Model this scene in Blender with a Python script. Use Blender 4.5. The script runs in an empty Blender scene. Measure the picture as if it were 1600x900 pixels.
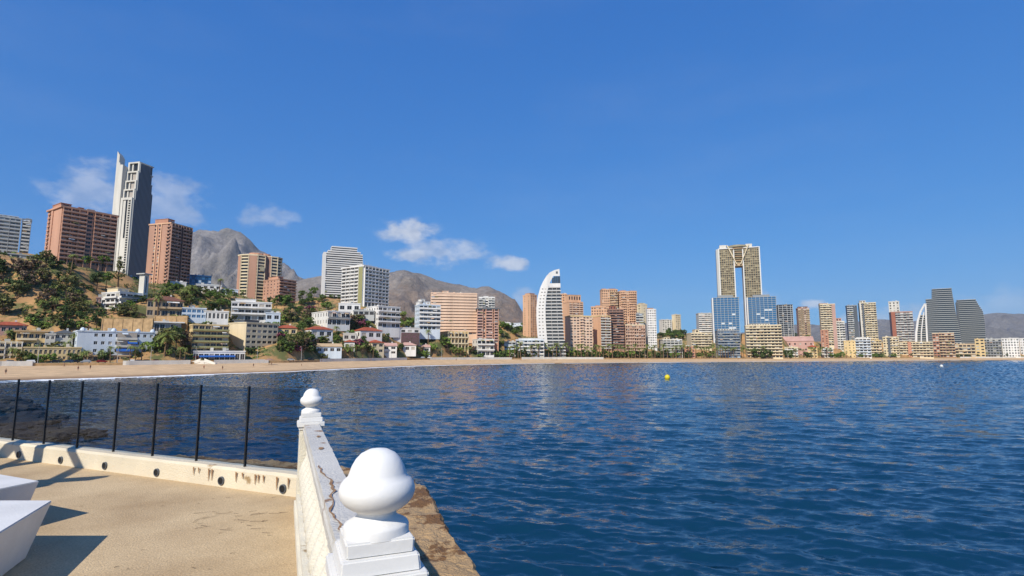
import bpy, bmesh, math, random
import numpy as np
from mathutils import Vector, Matrix, noise

random.seed(7); rng = np.random.default_rng(7)
S = bpy.context.scene
COL = S.collection
R = math.radians

# ------------------------------------------------------------------ camera, sky, sun, exposure
FPX = 860.0            # focal length in pixels of the 1600 px wide photograph
CZ = 7.2               # eye above the sea
HOR = 555.0
PITCH = math.atan((HOR - 450.0) / FPX)
cam_d = bpy.data.cameras.new('camera'); cam = bpy.data.objects.new('camera', cam_d); COL.objects.link(cam)
cam_d.sensor_width = 36.0; cam_d.lens = 36.0 * FPX / 1600.0
cam_d.clip_start = 0.05; cam_d.clip_end = 90000
cam.location = (0, 0, CZ); cam.rotation_euler = (R(90) + PITCH, 0, 0)
S.camera = cam

SUN_EL = R(41.0); SUN_AZ = R(205.0)      # azimuth clockwise from +Y: behind the camera, to its left
w = bpy.data.worlds.new('World'); S.world = w; w.use_nodes = True
wt = w.node_tree; wt.nodes.clear()
def N(t, ty, **k):
    n = t.nodes.new(ty)
    for a, b in k.items():
        if a.startswith('i_'):
            n.inputs[a[2:].replace('_', ' ')].default_value = b
        else: setattr(n, a, b)
    return n
sky = N(wt, 'ShaderNodeTexSky', sky_type='NISHITA', sun_disc=False, sun_elevation=SUN_EL, sun_rotation=SUN_AZ,
        altitude=0, air_density=1.0, dust_density=0.1, ozone_density=3.0)
bg = N(wt, 'ShaderNodeBackground'); bg.inputs[1].default_value = 0.12
out = N(wt, 'ShaderNodeOutputWorld')
tc = N(wt, 'ShaderNodeTexCoord')
hsv = N(wt, 'ShaderNodeHueSaturation'); hsv.inputs['Saturation'].default_value = 1.0
sepc = N(wt, 'ShaderNodeSeparateColor'); comc = N(wt, 'ShaderNodeCombineColor'); wt.links.new(sky.outputs[0], sepc.inputs[0])
for i_, (g_, p_) in enumerate(((.165, .80), (.82, .57), (2.42, .36))):      # colour response of the phone camera for the clear sky
    pw_ = N(wt, 'ShaderNodeMath', operation='POWER'); pw_.inputs[1].default_value = p_; wt.links.new(sepc.outputs[i_], pw_.inputs[0])
    ml_ = N(wt, 'ShaderNodeMath', operation='MULTIPLY'); ml_.inputs[1].default_value = g_; wt.links.new(pw_.outputs[0], ml_.inputs[0]); wt.links.new(ml_.outputs[0], comc.inputs[i_])
wt.links.new(comc.outputs[0], hsv.inputs['Color'])
# small fair-weather clouds: soft lumps fixed to directions of the sky
def vdir(px, py):
    rx = (px - 800) / FPX; ru = -(py - 450) / FPX
    v = Vector((rx, math.cos(PITCH) - math.sin(PITCH) * ru, math.sin(PITCH) + math.cos(PITCH) * ru))
    return v.normalized()
CLOUDS = [  # px, py, half width, half height (degrees), density
    (152, 292, 4.0, 2.8, .42), (262, 318, 3.6, 3.4, .40), (420, 340, 2.8, 1.4, .38), (634, 360, 3.2, 1.6, .8), (605, 366, 2.4, 1.1, .5), (690, 394, 4.8, 1.8, .55),
    (795, 411, 2.5, 1.0, .7), (1275, 473, 1.3, .6, .6), (1400, 505, 6.0, 1.6, .50), (1575, 482, 4.5, 1.8, .25),
    (640, 398, 2.6, .9, .7), (815, 470, 1.5, 1.6, .35), (1190, 470, 2.0, 1.5, .25)]
nz = N(wt, 'ShaderNodeTexNoise'); nz.inputs['Scale'].default_value = 22; nz.inputs['Detail'].default_value = 7; nz.inputs['Roughness'].default_value = .58
mp = N(wt, 'ShaderNodeMapping'); mp.inputs['Scale'].default_value = (1, 1, 1.7)
wt.links.new(tc.outputs['Generated'], mp.inputs[0]); wt.links.new(mp.outputs[0], nz.inputs['Vector'])
def M2(t, op, a, b=None, c=None):
    n = N(t, 'ShaderNodeMath', operation=op)
    for i, v in enumerate((a, b, c)):
        if v is None: continue
        if isinstance(v, (int, float)): n.inputs[i].default_value = v
        else: t.links.new(v, n.inputs[i])
    return n.outputs[0]
def VD(t, sock, vec):
    n = N(t, 'ShaderNodeVectorMath', operation='DOT_PRODUCT'); t.links.new(sock, n.inputs[0]); n.inputs[1].default_value = vec
    return n.outputs['Value']
dens = None
for (px, py, hw, hh, dn) in CLOUDS:
    d = vdir(px, py); rt = d.cross(Vector((0, 0, 1))).normalized(); up = rt.cross(d)
    a = M2(wt, 'MULTIPLY', VD(wt, tc.outputs['Generated'], rt), 1 / math.sin(R(hw)))
    b = M2(wt, 'MULTIPLY', VD(wt, tc.outputs['Generated'], up), 1 / math.sin(R(hh)))
    f = VD(wt, tc.outputs['Generated'], d)
    r2 = M2(wt, 'ADD', M2(wt, 'MULTIPLY', a, a), M2(wt, 'MULTIPLY', b, b))
    e = M2(wt, 'MULTIPLY', M2(wt, 'SUBTRACT', 1.0, M2(wt, 'SQRT', r2)), M2(wt, 'GREATER_THAN', f, 0.0))
    # lumpy edge
    e = M2(wt, 'ADD', e, M2(wt, 'MULTIPLY', M2(wt, 'SUBTRACT', nz.outputs['Fac'], .50), 2.5))
    e = N(wt, 'ShaderNodeMapRange', interpolation_type='SMOOTHSTEP'); src = wt.nodes[-2]
    wt.links.new(src.outputs[0], e.inputs[0]); e.inputs[1].default_value = 0.0; e.inputs[2].default_value = .75; e.inputs[4].default_value = dn
    # only near the lump itself
    g = N(wt, 'ShaderNodeMapRange', interpolation_type='SMOOTHSTEP'); wt.links.new(r2, g.inputs[0]); g.inputs[1].default_value = 1.9; g.inputs[2].default_value = .5; g.inputs[3].default_value = 0; g.inputs[4].default_value = 1
    e = M2(wt, 'MULTIPLY', M2(wt, 'MULTIPLY', e.outputs[0], g.outputs[0]), M2(wt, 'GREATER_THAN', f, 0.0))
    dens = e if dens is None else M2(wt, 'MAXIMUM', dens, e)
nz2 = N(wt, 'ShaderNodeTexNoise'); nz2.inputs['Scale'].default_value = 30; nz2.inputs['Detail'].default_value = 5
wt.links.new(mp.outputs[0], nz2.inputs['Vector'])
cr = N(wt, 'ShaderNodeValToRGB'); cr.color_ramp.elements[0].position = .35; cr.color_ramp.elements[0].color = (3.0, 3.4, 4.2, 1)
cr.color_ramp.elements[1].position = .68; cr.color_ramp.elements[1].color = (5.4, 5.5, 5.7, 1)
wt.links.new(nz2.outputs['Fac'], cr.inputs[0])
# thin high veil
nz3 = N(wt, 'ShaderNodeTexNoise'); nz3.inputs['Scale'].default_value = 2.6; nz3.inputs['Detail'].default_value = 6
mp3 = N(wt, 'ShaderNodeMapping'); mp3.inputs['Scale'].default_value = (1, 1, 4.5); mp3.inputs['Rotation'].default_value = (0, R(14), 0)
wt.links.new(tc.outputs['Generated'], mp3.inputs[0]); wt.links.new(mp3.outputs[0], nz3.inputs['Vector'])
veil = N(wt, 'ShaderNodeMapRange'); wt.links.new(nz3.outputs['Fac'], veil.inputs[0]); veil.inputs[1].default_value = .48; veil.inputs[2].default_value = .85; veil.inputs[4].default_value = .05
dens = M2(wt, 'MAXIMUM', dens, veil.outputs[0])
mx = N(wt, 'ShaderNodeMix', data_type='RGBA')
wt.links.new(dens, mx.inputs[0]); wt.links.new(hsv.outputs[0], mx.inputs[6]); wt.links.new(cr.outputs[0], mx.inputs[7])
wt.links.new(mx.outputs[2], bg.inputs[0]); wt.links.new(bg.outputs[0], out.inputs[0])

sl = bpy.data.lights.new('sun', 'SUN'); sl.energy = 4.2; sl.angle = R(.53); sl.color = (1, .93, .82)
so = bpy.data.objects.new('sun', sl); COL.objects.link(so)
sd = Vector((math.sin(SUN_AZ) * math.cos(SUN_EL), math.cos(SUN_AZ) * math.cos(SUN_EL), math.sin(SUN_EL)))
so.rotation_euler = sd.to_track_quat('Z', 'Y').to_euler()
vs = S.view_settings; vs.view_transform = 'Standard'; vs.look = 'None'; vs.gamma = 1; vs.exposure = 0.35; vs.use_curve_mapping = False
S.cycles.max_bounces = 6; S.cycles.transparent_max_bounces = 12; S.cycles.volume_bounces = 0
S.cycles.caustics_reflective = False; S.cycles.caustics_refractive = False

# ------------------------------------------------------------------ helpers
def at(px, py, Y):
    """point at depth Y seen at photo pixel px, py"""
    rx = (px - 800) / FPX; ru = -(py - 450) / FPX
    dy = math.cos(PITCH) - math.sin(PITCH) * ru; dz = math.sin(PITCH) + math.cos(PITCH) * ru
    k = Y / dy
    return Vector((rx * k, Y, CZ + dz * k))
def ground_at(px, py, z):
    rx = (px - 800) / FPX; ru = -(py - 450) / FPX
    dy = math.cos(PITCH) - math.sin(PITCH) * ru; dz = math.sin(PITCH) + math.cos(PITCH) * ru
    k = (z - CZ) / dz
    return Vector((rx * k, dy * k, z))
def px_of(p):
    d = Vector(p) - Vector((0, 0, CZ))
    f = d.y * math.cos(PITCH) + d.z * math.sin(PITCH); u = -d.y * math.sin(PITCH) + d.z * math.cos(PITCH)
    return 800 + FPX * d.x / f, 450 - FPX * u / f

class MB:
    def __init__(s): s.v = []; s.f = []; s.m = []
    def quad(s, a, b, c, d, m=0):
        i = len(s.v); s.v += [tuple(a), tuple(b), tuple(c), tuple(d)]; s.f.append((i, i+1, i+2, i+3)); s.m.append(m)
    def tri(s, a, b, c, m=0):
        i = len(s.v); s.v += [tuple(a), tuple(b), tuple(c)]; s.f.append((i, i+1, i+2)); s.m.append(m)
    def box(s, x0, y0, z0, x1, y1, z1, m=0, P=None):
        i = len(s.v)
        vv = [(x0,y0,z0),(x1,y0,z0),(x1,y1,z0),(x0,y1,z0),(x0,y0,z1),(x1,y0,z1),(x1,y1,z1),(x0,y1,z1)]
        s.v += [P(*q) for q in vv] if P else vv
        for q in ((0,3,2,1),(4,5,6,7),(0,1,5,4),(1,2,6,5),(2,3,7,6),(3,0,4,7)):
            s.f.append(tuple(i+k for k in q)); s.m.append(m)
    def prism(s, pts, z0, z1, m=0, cap=True, top=None):
        n = len(pts); i = len(s.v); tp = top or pts
        s.v += [(p[0], p[1], z0) for p in pts] + [(p[0], p[1], z1) for p in tp]
        for k in range(n):
            s.f.append((i+k, i+(k+1) % n, i+n+(k+1) % n, i+n+k)); s.m.append(m)
        if cap:
            s.f.append(tuple(i+k for k in reversed(range(n)))); s.m.append(m)
            s.f.append(tuple(i+n+k for k in range(n))); s.m.append(m)
    def lathe(s, prof, seg=24, m=0, o=(0,0,0), caps=True):
        i = len(s.v)
        for (r, z) in prof:
            for k in range(seg):
                t = 2*math.pi*k/seg; s.v.append((o[0]+r*math.cos(t), o[1]+r*math.sin(t), o[2]+z))
        for j in range(len(prof)-1):
            for k in range(seg):
                a = i+j*seg+k; b = i+j*seg+(k+1) % seg
                s.f.append((a, b, b+seg, a+seg)); s.m.append(m)
        if caps:
            s.f.append(tuple(i+k for k in reversed(range(seg)))); s.m.append(m)
            s.f.append(tuple(i+(len(prof)-1)*seg+k for k in range(seg))); s.m.append(m)
    def tube(s, pts, rad, seg=6, m=0):
        i = len(s.v); n = len(pts)
        for j, p in enumerate(pts):
            p = Vector(p); q = Vector(pts[min(j+1, n-1)]) - Vector(pts[max(j-1, 0)])
            q.normalize(); a = q.orthogonal().normalized() if abs(q.z) < .99 else Vector((1, 0, 0)); b = q.cross(a)
            r = rad[j] if isinstance(rad, (list, tuple)) else rad
            for k in range(seg):
                t = 2*math.pi*k/seg; s.v.append(tuple(p + a*(r*math.cos(t)) + b*(r*math.sin(t))))
        for j in range(n-1):
            for k in range(seg):
                a = i+j*seg+k; b = i+j*seg+(k+1) % seg
                s.f.append((a, b, b+seg, a+seg)); s.m.append(m)
        s.f.append(tuple(i+k for k in range(seg))); s.m.append(m)
        s.f.append(tuple(i+(n-1)*seg+k for k in range(seg))); s.m.append(m)
    def mesh(s, name, mats, smooth=False):
        me = bpy.data.meshes.new(name); me.from_pydata(s.v, [], s.f)
        for q in (mats if isinstance(mats, (list, tuple)) else [mats]): me.materials.append(MAT[q] if isinstance(q, str) else q)
        if any(s.m): me.polygons.foreach_set('material_index', s.m)
        if smooth: me.polygons.foreach_set('use_smooth', [True]*len(s.f))
        me.update(); return me
    def build(s, name, mats, parent=None, loc=(0,0,0), smooth=False):
        return link(name, s.mesh(name, mats, smooth), parent, loc)
def link(name, me, parent=None, loc=(0,0,0), rot=None, scale=None):
    o = bpy.data.objects.new(name, me); COL.objects.link(o); o.location = loc
    if parent: o.parent = parent
    if rot is not None: o.rotation_euler = rot
    if scale is not None: o.scale = scale
    return o
def tag(o, label=None, cat=None, group=None, kind=None):
    if label: o['label'] = label
    if cat: o['category'] = cat
    if group: o['group'] = group
    if kind: o['kind'] = kind
    return o
def empty(name, loc, rz=0):
    o = bpy.data.objects.new(name, None); COL.objects.link(o); o.location = loc; o.rotation_euler = (0, 0, rz); o.empty_display_size = .5
    return o

# ------------------------------------------------------------------ materials
MAT = {}
def lin(h):
    c = [int(h[i:i+2], 16)/255 for i in (0, 2, 4)]
    return tuple(((x/12.92) if x <= .04045 else ((x+.055)/1.055)**2.4) for x in c) + (1,)
def mat(key, h, rough=.75, var=.18, scale=.35, bump=0, bscale=20, metal=0, spec=.4, col2=None, streak=False, island=False, ovar=0):
    m = bpy.data.materials.new(key); m.use_nodes = True; t = m.node_tree; p = t.nodes['Principled BSDF']
    c = lin(h) if isinstance(h, str) else tuple(h) + (1,)
    p.inputs['Roughness'].default_value = rough; p.inputs['Metallic'].default_value = metal; p.inputs['Specular IOR Level'].default_value = spec
    g = N(t, 'ShaderNodeNewGeometry'); tcn = N(t, 'ShaderNodeTexCoord')
    src = tcn.outputs['Object']
    nn = N(t, 'ShaderNodeTexNoise'); nn.inputs['Scale'].default_value = scale; nn.inputs['Detail'].default_value = 6; nn.inputs['Roughness'].default_value = .6
    if streak:
        mm = N(t, 'ShaderNodeMapping'); mm.inputs['Scale'].default_value = (1, 1, .15); t.links.new(src, mm.inputs[0]); t.links.new(mm.outputs[0], nn.inputs['Vector'])
    else: t.links.new(src, nn.inputs['Vector'])
    ramp = N(t, 'ShaderNodeValToRGB'); e = ramp.color_ramp.elements
    c2 = (lin(col2) if isinstance(col2, str) else col2) if col2 else tuple(x*(1-var*1.6) for x in c[:3]) + (1,)
    e[0].position = .3; e[0].color = c2; e[1].position = .66; e[1].color = tuple(min(1, x*(1+var*.35)) for x in c[:3]) + (1,)
    t.links.new(nn.outputs['Fac'], ramp.inputs[0]); res = ramp.outputs[0]
    if island or ovar:
        h2 = N(t, 'ShaderNodeHueSaturation')
        if island: r_ = g.outputs['Random Per Island']
        else: r_ = N(t, 'ShaderNodeObjectInfo').outputs['Random']
        mr = N(t, 'ShaderNodeMapRange'); t.links.new(r_, mr.inputs[0]); k = ovar or .35; mr.inputs[3].default_value = 1-k; mr.inputs[4].default_value = 1+k
        t.links.new(mr.outputs[0], h2.inputs['Value']); t.links.new(res, h2.inputs['Color']); res = h2.outputs[0]
    t.links.new(res, p.inputs['Base Color'])
    if bump:
        bn = N(t, 'ShaderNodeTexNoise'); bn.inputs['Scale'].default_value = bscale; bn.inputs['Detail'].default_value = 5; t.links.new(src, bn.inputs['Vector'])
        b = N(t, 'ShaderNodeBump'); b.inputs['Strength'].default_value = bump; b.inputs['Distance'].default_value = .02
        t.links.new(bn.outputs['Fac'], b.inputs['Height']); t.links.new(b.outputs[0], p.inputs['Normal'])
    MAT[key] = m; return m
def pane_mat(key, dark, light, frac, rough=.08, obj=False, mid=None):
    """window panes: each pane is glass or a drawn blind"""
    m = bpy.data.materials.new(key); m.use_nodes = True; t = m.node_tree; p = t.nodes['Principled BSDF']
    r_ = N(t, 'ShaderNodeObjectInfo').outputs['Random'] if obj else N(t, 'ShaderNodeNewGeometry').outputs['Random Per Island']
    rp = N(t, 'ShaderNodeValToRGB'); rp.color_ramp.interpolation = 'CONSTANT'; e = rp.color_ramp.elements
    e[0].position = 0; e[0].color = lin(dark); e[1].position = 1-frac; e[1].color = lin(light)
    q = e.new((1-frac)*.55); q.color = lin(mid or dark)
    t.links.new(r_, rp.inputs[0]); t.links.new(rp.outputs[0], p.inputs['Base Color'])
    p.inputs['Roughness'].default_value = rough; p.inputs['Specular IOR Level'].default_value = .5
    MAT[key] = m
pane_mat('pane', '2a2c30', 'b8b2a4', .2, .12, mid='4a4640'); pane_mat('pane_obj', '2a2826', 'b4a898', .16, .12, True, mid='453c36')
pane_mat('pane_light', '55585c', 'c8c4ba', .4, .15, mid='80807c')
pane_mat('pane_blue', '22486a', 'a8bccc', .14, .06, mid='3c6c94'); pane_mat('pane_gold', '565040', 'a49a7c', .2, .12, mid='7c745c')
pane_mat('pane_grey', '262c32', '8a949a', .14, .06, mid='3c454c')
for k, h in dict(cream='dccba8', white='e2dfd8', offwhite='d2cdc0', bluewhite='ccd6de', peach='e2c2a6', orange='d8ac88', terracotta='c8987c', brown='b88e76',
                 brownd='987666', tan='c2a680', yellow='dac08c', salmon='dcb89e', rose='b69486', greyw='bcbcb6', grey='8c9092', dgrey='5a6066', redbrick='9e6450',
                 olive='9c9868', beige='cdb694', gold='a29a80', brick='b8866c', pinkish='c49c8e').items():
    mat(k, h, .8, .13, .12, streak=True)
mat('rooftile', 'a85438', .85, .3, .8); mat('rooftile_brown', '7c5240', .85, .3, .8); mat('bluecloth', '1e5aa8', .8, .1); mat('yellowcloth', 'c8b860', .8, .1)
mat('darkmetal', '1c1e20', .4, .1); mat('bluemetal', '28507c', .35, .1); mat('purple', '6e4c56', .9, .6, 1.2, col2='4c5038')
mat('sand', 'cfae84', .95, .2, .22, .6, 1.2); mat('wetsand', '8a7052', .5, .1, .1)
mat('stonewall', 'b4946a', .9, .25, .5, .4, 3); mat('prom', 'b8a488', .9, .15, .2); mat('whitewall', 'dcd8cc', .85, .12, .3); mat('asphalt', '56534f', .9, .15, .2)
mat('foam', 'e6e8e8', .9, .06, .5); mat('bark', '5c4a38', .95, .3, 2); mat('palmbark', '7a6248', .95, .3, 2)
def leaf(key, h, h2):
    m = mat(key, h, .75, .3, .5, col2=h2, island=True); m.node_tree.nodes['Principled BSDF'].inputs['Specular IOR Level'].default_value = .15
leaf('leaf_green', '6e8440', '4c602c'); leaf('leaf_dark', '55653a', '3c4a2a'); leaf('leaf_olive', '7c7c4a', '585834'); leaf('leaf_brown', '84705a', '5e5044'); leaf('leaf_palm', '8a9450', '606c38'); leaf('leaf_bright', '869c48', '60763a')
leaf('leaf_pink', '8c4c5c', '5c3848')
mat('skin', 'b07c5c', .7, .05); mat('cloth_dark', '28303c', .9, .1, ovar=.4); mat('cloth_red', '8c3830', .9, .1); mat('hair', '2a1c14', .8, .1)
mat('tyre', '18181a', .8, .1); mat('rim', '9a9ca0', .4, .1, metal=.6); mat('carglass', '15191e', .05, .05)
for k, h in dict(car_black='1a1c20', car_blue='24364e', car_white='d4d4d2', car_silver='8c9094', car_red='80241e').items(): mat(k, h, .25, .05)
mat('lampglass', 'd8d8d0', .3, .05); mat('buoy_yellow', 'd8c424', .5, .1); mat('buoy_white', 'd8d8d4', .5, .1)

# ------------------------------------------------------------------ shore line (photo pixel x, waterline y) and promenade line
WL = [(-500, 628), (-200, 607), (0, 596.5), (200, 590.2), (330, 585.5), (450, 581.5), (560, 576.2), (650, 572.3), (750, 570), (860, 568.2), (1065, 566.4), (1285, 564.8), (1600, 562.6), (2000, 560.8), (2600, 560)]
BW = [(-500, 60), (0, 85), (450, 85), (650, 80), (860, 70), (1300, 68), (1600, 60), (2600, 60)]
ZS = [(-500, 2.6), (0, 2.57), (220, 2.6), (450, 2.9), (650, 3.5), (860, 3.3), (1065, 2.9), (1285, 2.9), (1600, 2.9), (2600, 2.9)]
ip = lambda tab, x: float(np.interp(x, [q[0] for q in tab], [q[1] for q in tab]))
YWT = [(x, ground_at(x, y, 0).y) for x, y in WL]
def Yw(px): return ip(YWT, px)
def Yp(px): return Yw(px) + ip(BW, px)
def zs(px): return ip(ZS, px)
def colx(px, Y): return (px - 800) / FPX * Y * math.cos(PITCH)      # lateral position on the horizon row
CON = []      # terrain control points
FOOT = []     # building footprints: (origin, angle, W, D)
BBOX = []     # pixel boxes
GARDEN = []
REFS = []     # px, py, phrase
# ------------------------------------------------------------------ building kit
unit = MB(); unit.box(0, 0, 0, 1, 1, 1)
UNIT = {}
def unit_mesh(m):
    if m not in UNIT: UNIT[m] = unit.mesh('unit_' + m, m)
    return UNIT[m]
def ubox(name, m, parent, x0, y0, z0, x1, y1, z1):
    return link(name, unit_mesh(m), parent, (x0, y0, z0), scale=(x1-x0, y1-y0, z1-z0))

def face_fn(which, W, D):
    return {'F': lambda s, o, z: (s, -o, z), 'L': lambda s, o, z: (-o, D - s, z), 'R': lambda s, o, z: (W + o, s, z), 'B': lambda s, o, z: (W - s, D + o, z)}[which]

def facade(root, which, W, D, n, fh, st, wall, wmb, pmb, base):
    """one side of a building: wall with window openings, panes, balcony rows, piers"""
    P = face_fn(which, W, D); L = W if which in 'FB' else D; H = n*fh
    bays = st.get('bays') or max(1, round(L / st.get('bw', 3.6)))
    win = st.get('win', (.6, .5, .28)); r = st.get('rec', .25)
    q = lambda s0, z0, s1, z1, o=0: wmb.quad(P(s0, o, z0), P(s1, o, z0), P(s1, o, z1), P(s0, o, z1))
    q(0, -base, L, 0)
    if not win: q(0, 0, L, H)
    else:
        bw = L/bays; skip = st.get('skip', ()); blank = st.get('blank', [])
        for i in range(n):
            z0 = i*fh; b0 = z0 + fh*win[2]; b1 = b0 + fh*win[1]; z1 = z0 + fh
            q(0, z0, L, b0); q(0, b1, L, z1)
            last = 0
            for j in range(bays):
                fr = (j+.5)/bays
                if i in skip or any(a <= fr <= b for a, b in blank): continue
                a0 = (j + .5 - win[0]/2)*bw; a1 = (j + .5 + win[0]/2)*bw
                if a0 > last + 1e-4: q(last, b0, a0, b1)
                wmb.quad(P(a0,0,b0), P(a1,0,b0), P(a1,-r,b0), P(a0,-r,b0)); wmb.quad(P(a0,0,b1), P(a1,0,b1), P(a1,-r,b1), P(a0,-r,b1))
                wmb.quad(P(a0,0,b0), P(a0,0,b1), P(a0,-r,b1), P(a0,-r,b0)); wmb.quad(P(a1,0,b0), P(a1,0,b1), P(a1,-r,b1), P(a1,-r,b0))
                if st.get('iw'):
                    key = (which, win[0]*bw, fh*win[1])
                    if key not in st.setdefault('_m', {}):
                        g = MB(); h = fh*win[1]; wd = a1-a0; o = P(0,0,0)
                        loc = lambda s, oo, z: tuple(Vector(P(s,oo,z)) - Vector(o))
                        g.quad(loc(0,-r,0), loc(wd,-r,0), loc(wd,-r,h), loc(0,-r,h), 0)
                        for (s0, s1, h0, h1) in ((0,.08,0,h),(wd-.08,wd,0,h),(wd/2-.04,wd/2+.04,0,h),(0,wd,0,.08),(0,wd,h-.08,h)):
                            g.box(s0, -r, h0, s1, -r+.05, h1, 1, P=loc)
                        st['_m'][key] = g.mesh('window', [st.get('pane', 'pane_obj'), st.get('frame', 'white')])
                    link('window', st['_m'][key], root, P(a0, 0, b0))
                else: pmb.quad(P(a0,-r,b0), P(a1,-r,b0), P(a1,-r,b1), P(a0,-r,b1))
                last = a1
            q(last, b0, L, b1)
    bal = st.get('bal')
    if bal:
        d = st.get('bd', 1.4); ph = st.get('ph', 1.0); g = MB()
        for (f0, f1) in bal:
            s0, s1 = f0*L, f1*L
            if f0 <= 0: s0 += .02
            g.box(s0, 0.01, -.12, s1, d, .1, 0, P=P)
            if st.get('rail') == 'glass':
                g.box(s0, d-.1, .1, s1, d-.06, ph, 1, P=P); g.box(s0, d-.13, ph, s1, d-.03, ph+.07, 0, P=P)
            else:
                g.box(s0, d-.12, .1, s1, d, ph, 0, P=P)
            for e in (s0, s1-.1): g.box(e, .01, .1, e+.1, d-.12, ph, 0, P=P)
        me = g.mesh('balcony', [st.get('bm', wall), st.get('rm', 'pane_light')])
        for i in range(st.get('b0', 1), n + (1 if st.get('btop') else 0)):
            link('balcony', me, root, (0, 0, i*fh))
    pr = st.get('piers')
    if pr:
        fr = pr if isinstance(pr, (list, tuple)) else [k/pr for k in range(pr+1)]
        pw = st.get('pw', .35); pd = st.get('pd', 1.3); pm = st.get('pm', wall)
        g = MB(); o = P(0, 0, 0); g.box(-pw/2, 0.01, -base, pw/2, pd, H + st.get('pt', 0), 0, P=lambda s, oo, z: tuple(Vector(P(s, oo, z)) - Vector(o)))
        me = g.mesh('pier', pm)
        for k in fr:
            s_ = min(max(k*L, pw/2 + .015), L - pw/2 - .015); link('pier', me, root, P(s_, 0, 0))
    for (f0, f1, z0, z1, d, m_) in st.get('panels', []):      # solid strips standing proud of the wall
        g = MB(); g.box(f0*L, .02, z0*H if z0 else -base, f1*L, d, z1*H, 0, P=P); g.build('wall_panel', m_, root)

def footprint(O, a, W, D, zb, yb_px=None):
    u = Vector((math.cos(a), math.sin(a), 0)); v = Vector((-math.sin(a), math.cos(a), 0))
    FOOT.append((O.x, O.y, a, W, D))
    for s in (0, .5, 1):
        for t in (0, .5, 1): q = O + u*(W*s) + v*(D*t); CON.append((q.x, q.y, zb))

def solve(xl, xm, xr, yt, yb, Y, rel, dep, zb=None):
    ymid = (yt + (yb if yb else 555))/2
    C = at(xm, ymid, Y); th = math.atan2(C.x, C.y); a = -th + R(rel)
    u = Vector((math.cos(a), math.sin(a))); v = Vector((-math.sin(a), math.cos(a)))
    def ln(px, d):
        q = at(px, ymid, 100); t = q.x/q.y
        return (t*C.y - C.x)/(d.x - t*d.y)
    W = ln(xr, u)
    D = ln(xl, v) if xl < xm - .5 else dep
    zt = at(xm, yt, Y).z
    if zb is None: zb = at(xm, yb, Y).z if yb else zs(xm) + 1.2
    return Vector((C.x, C.y, 0)), a, abs(W), abs(D), zb, zt

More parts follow.
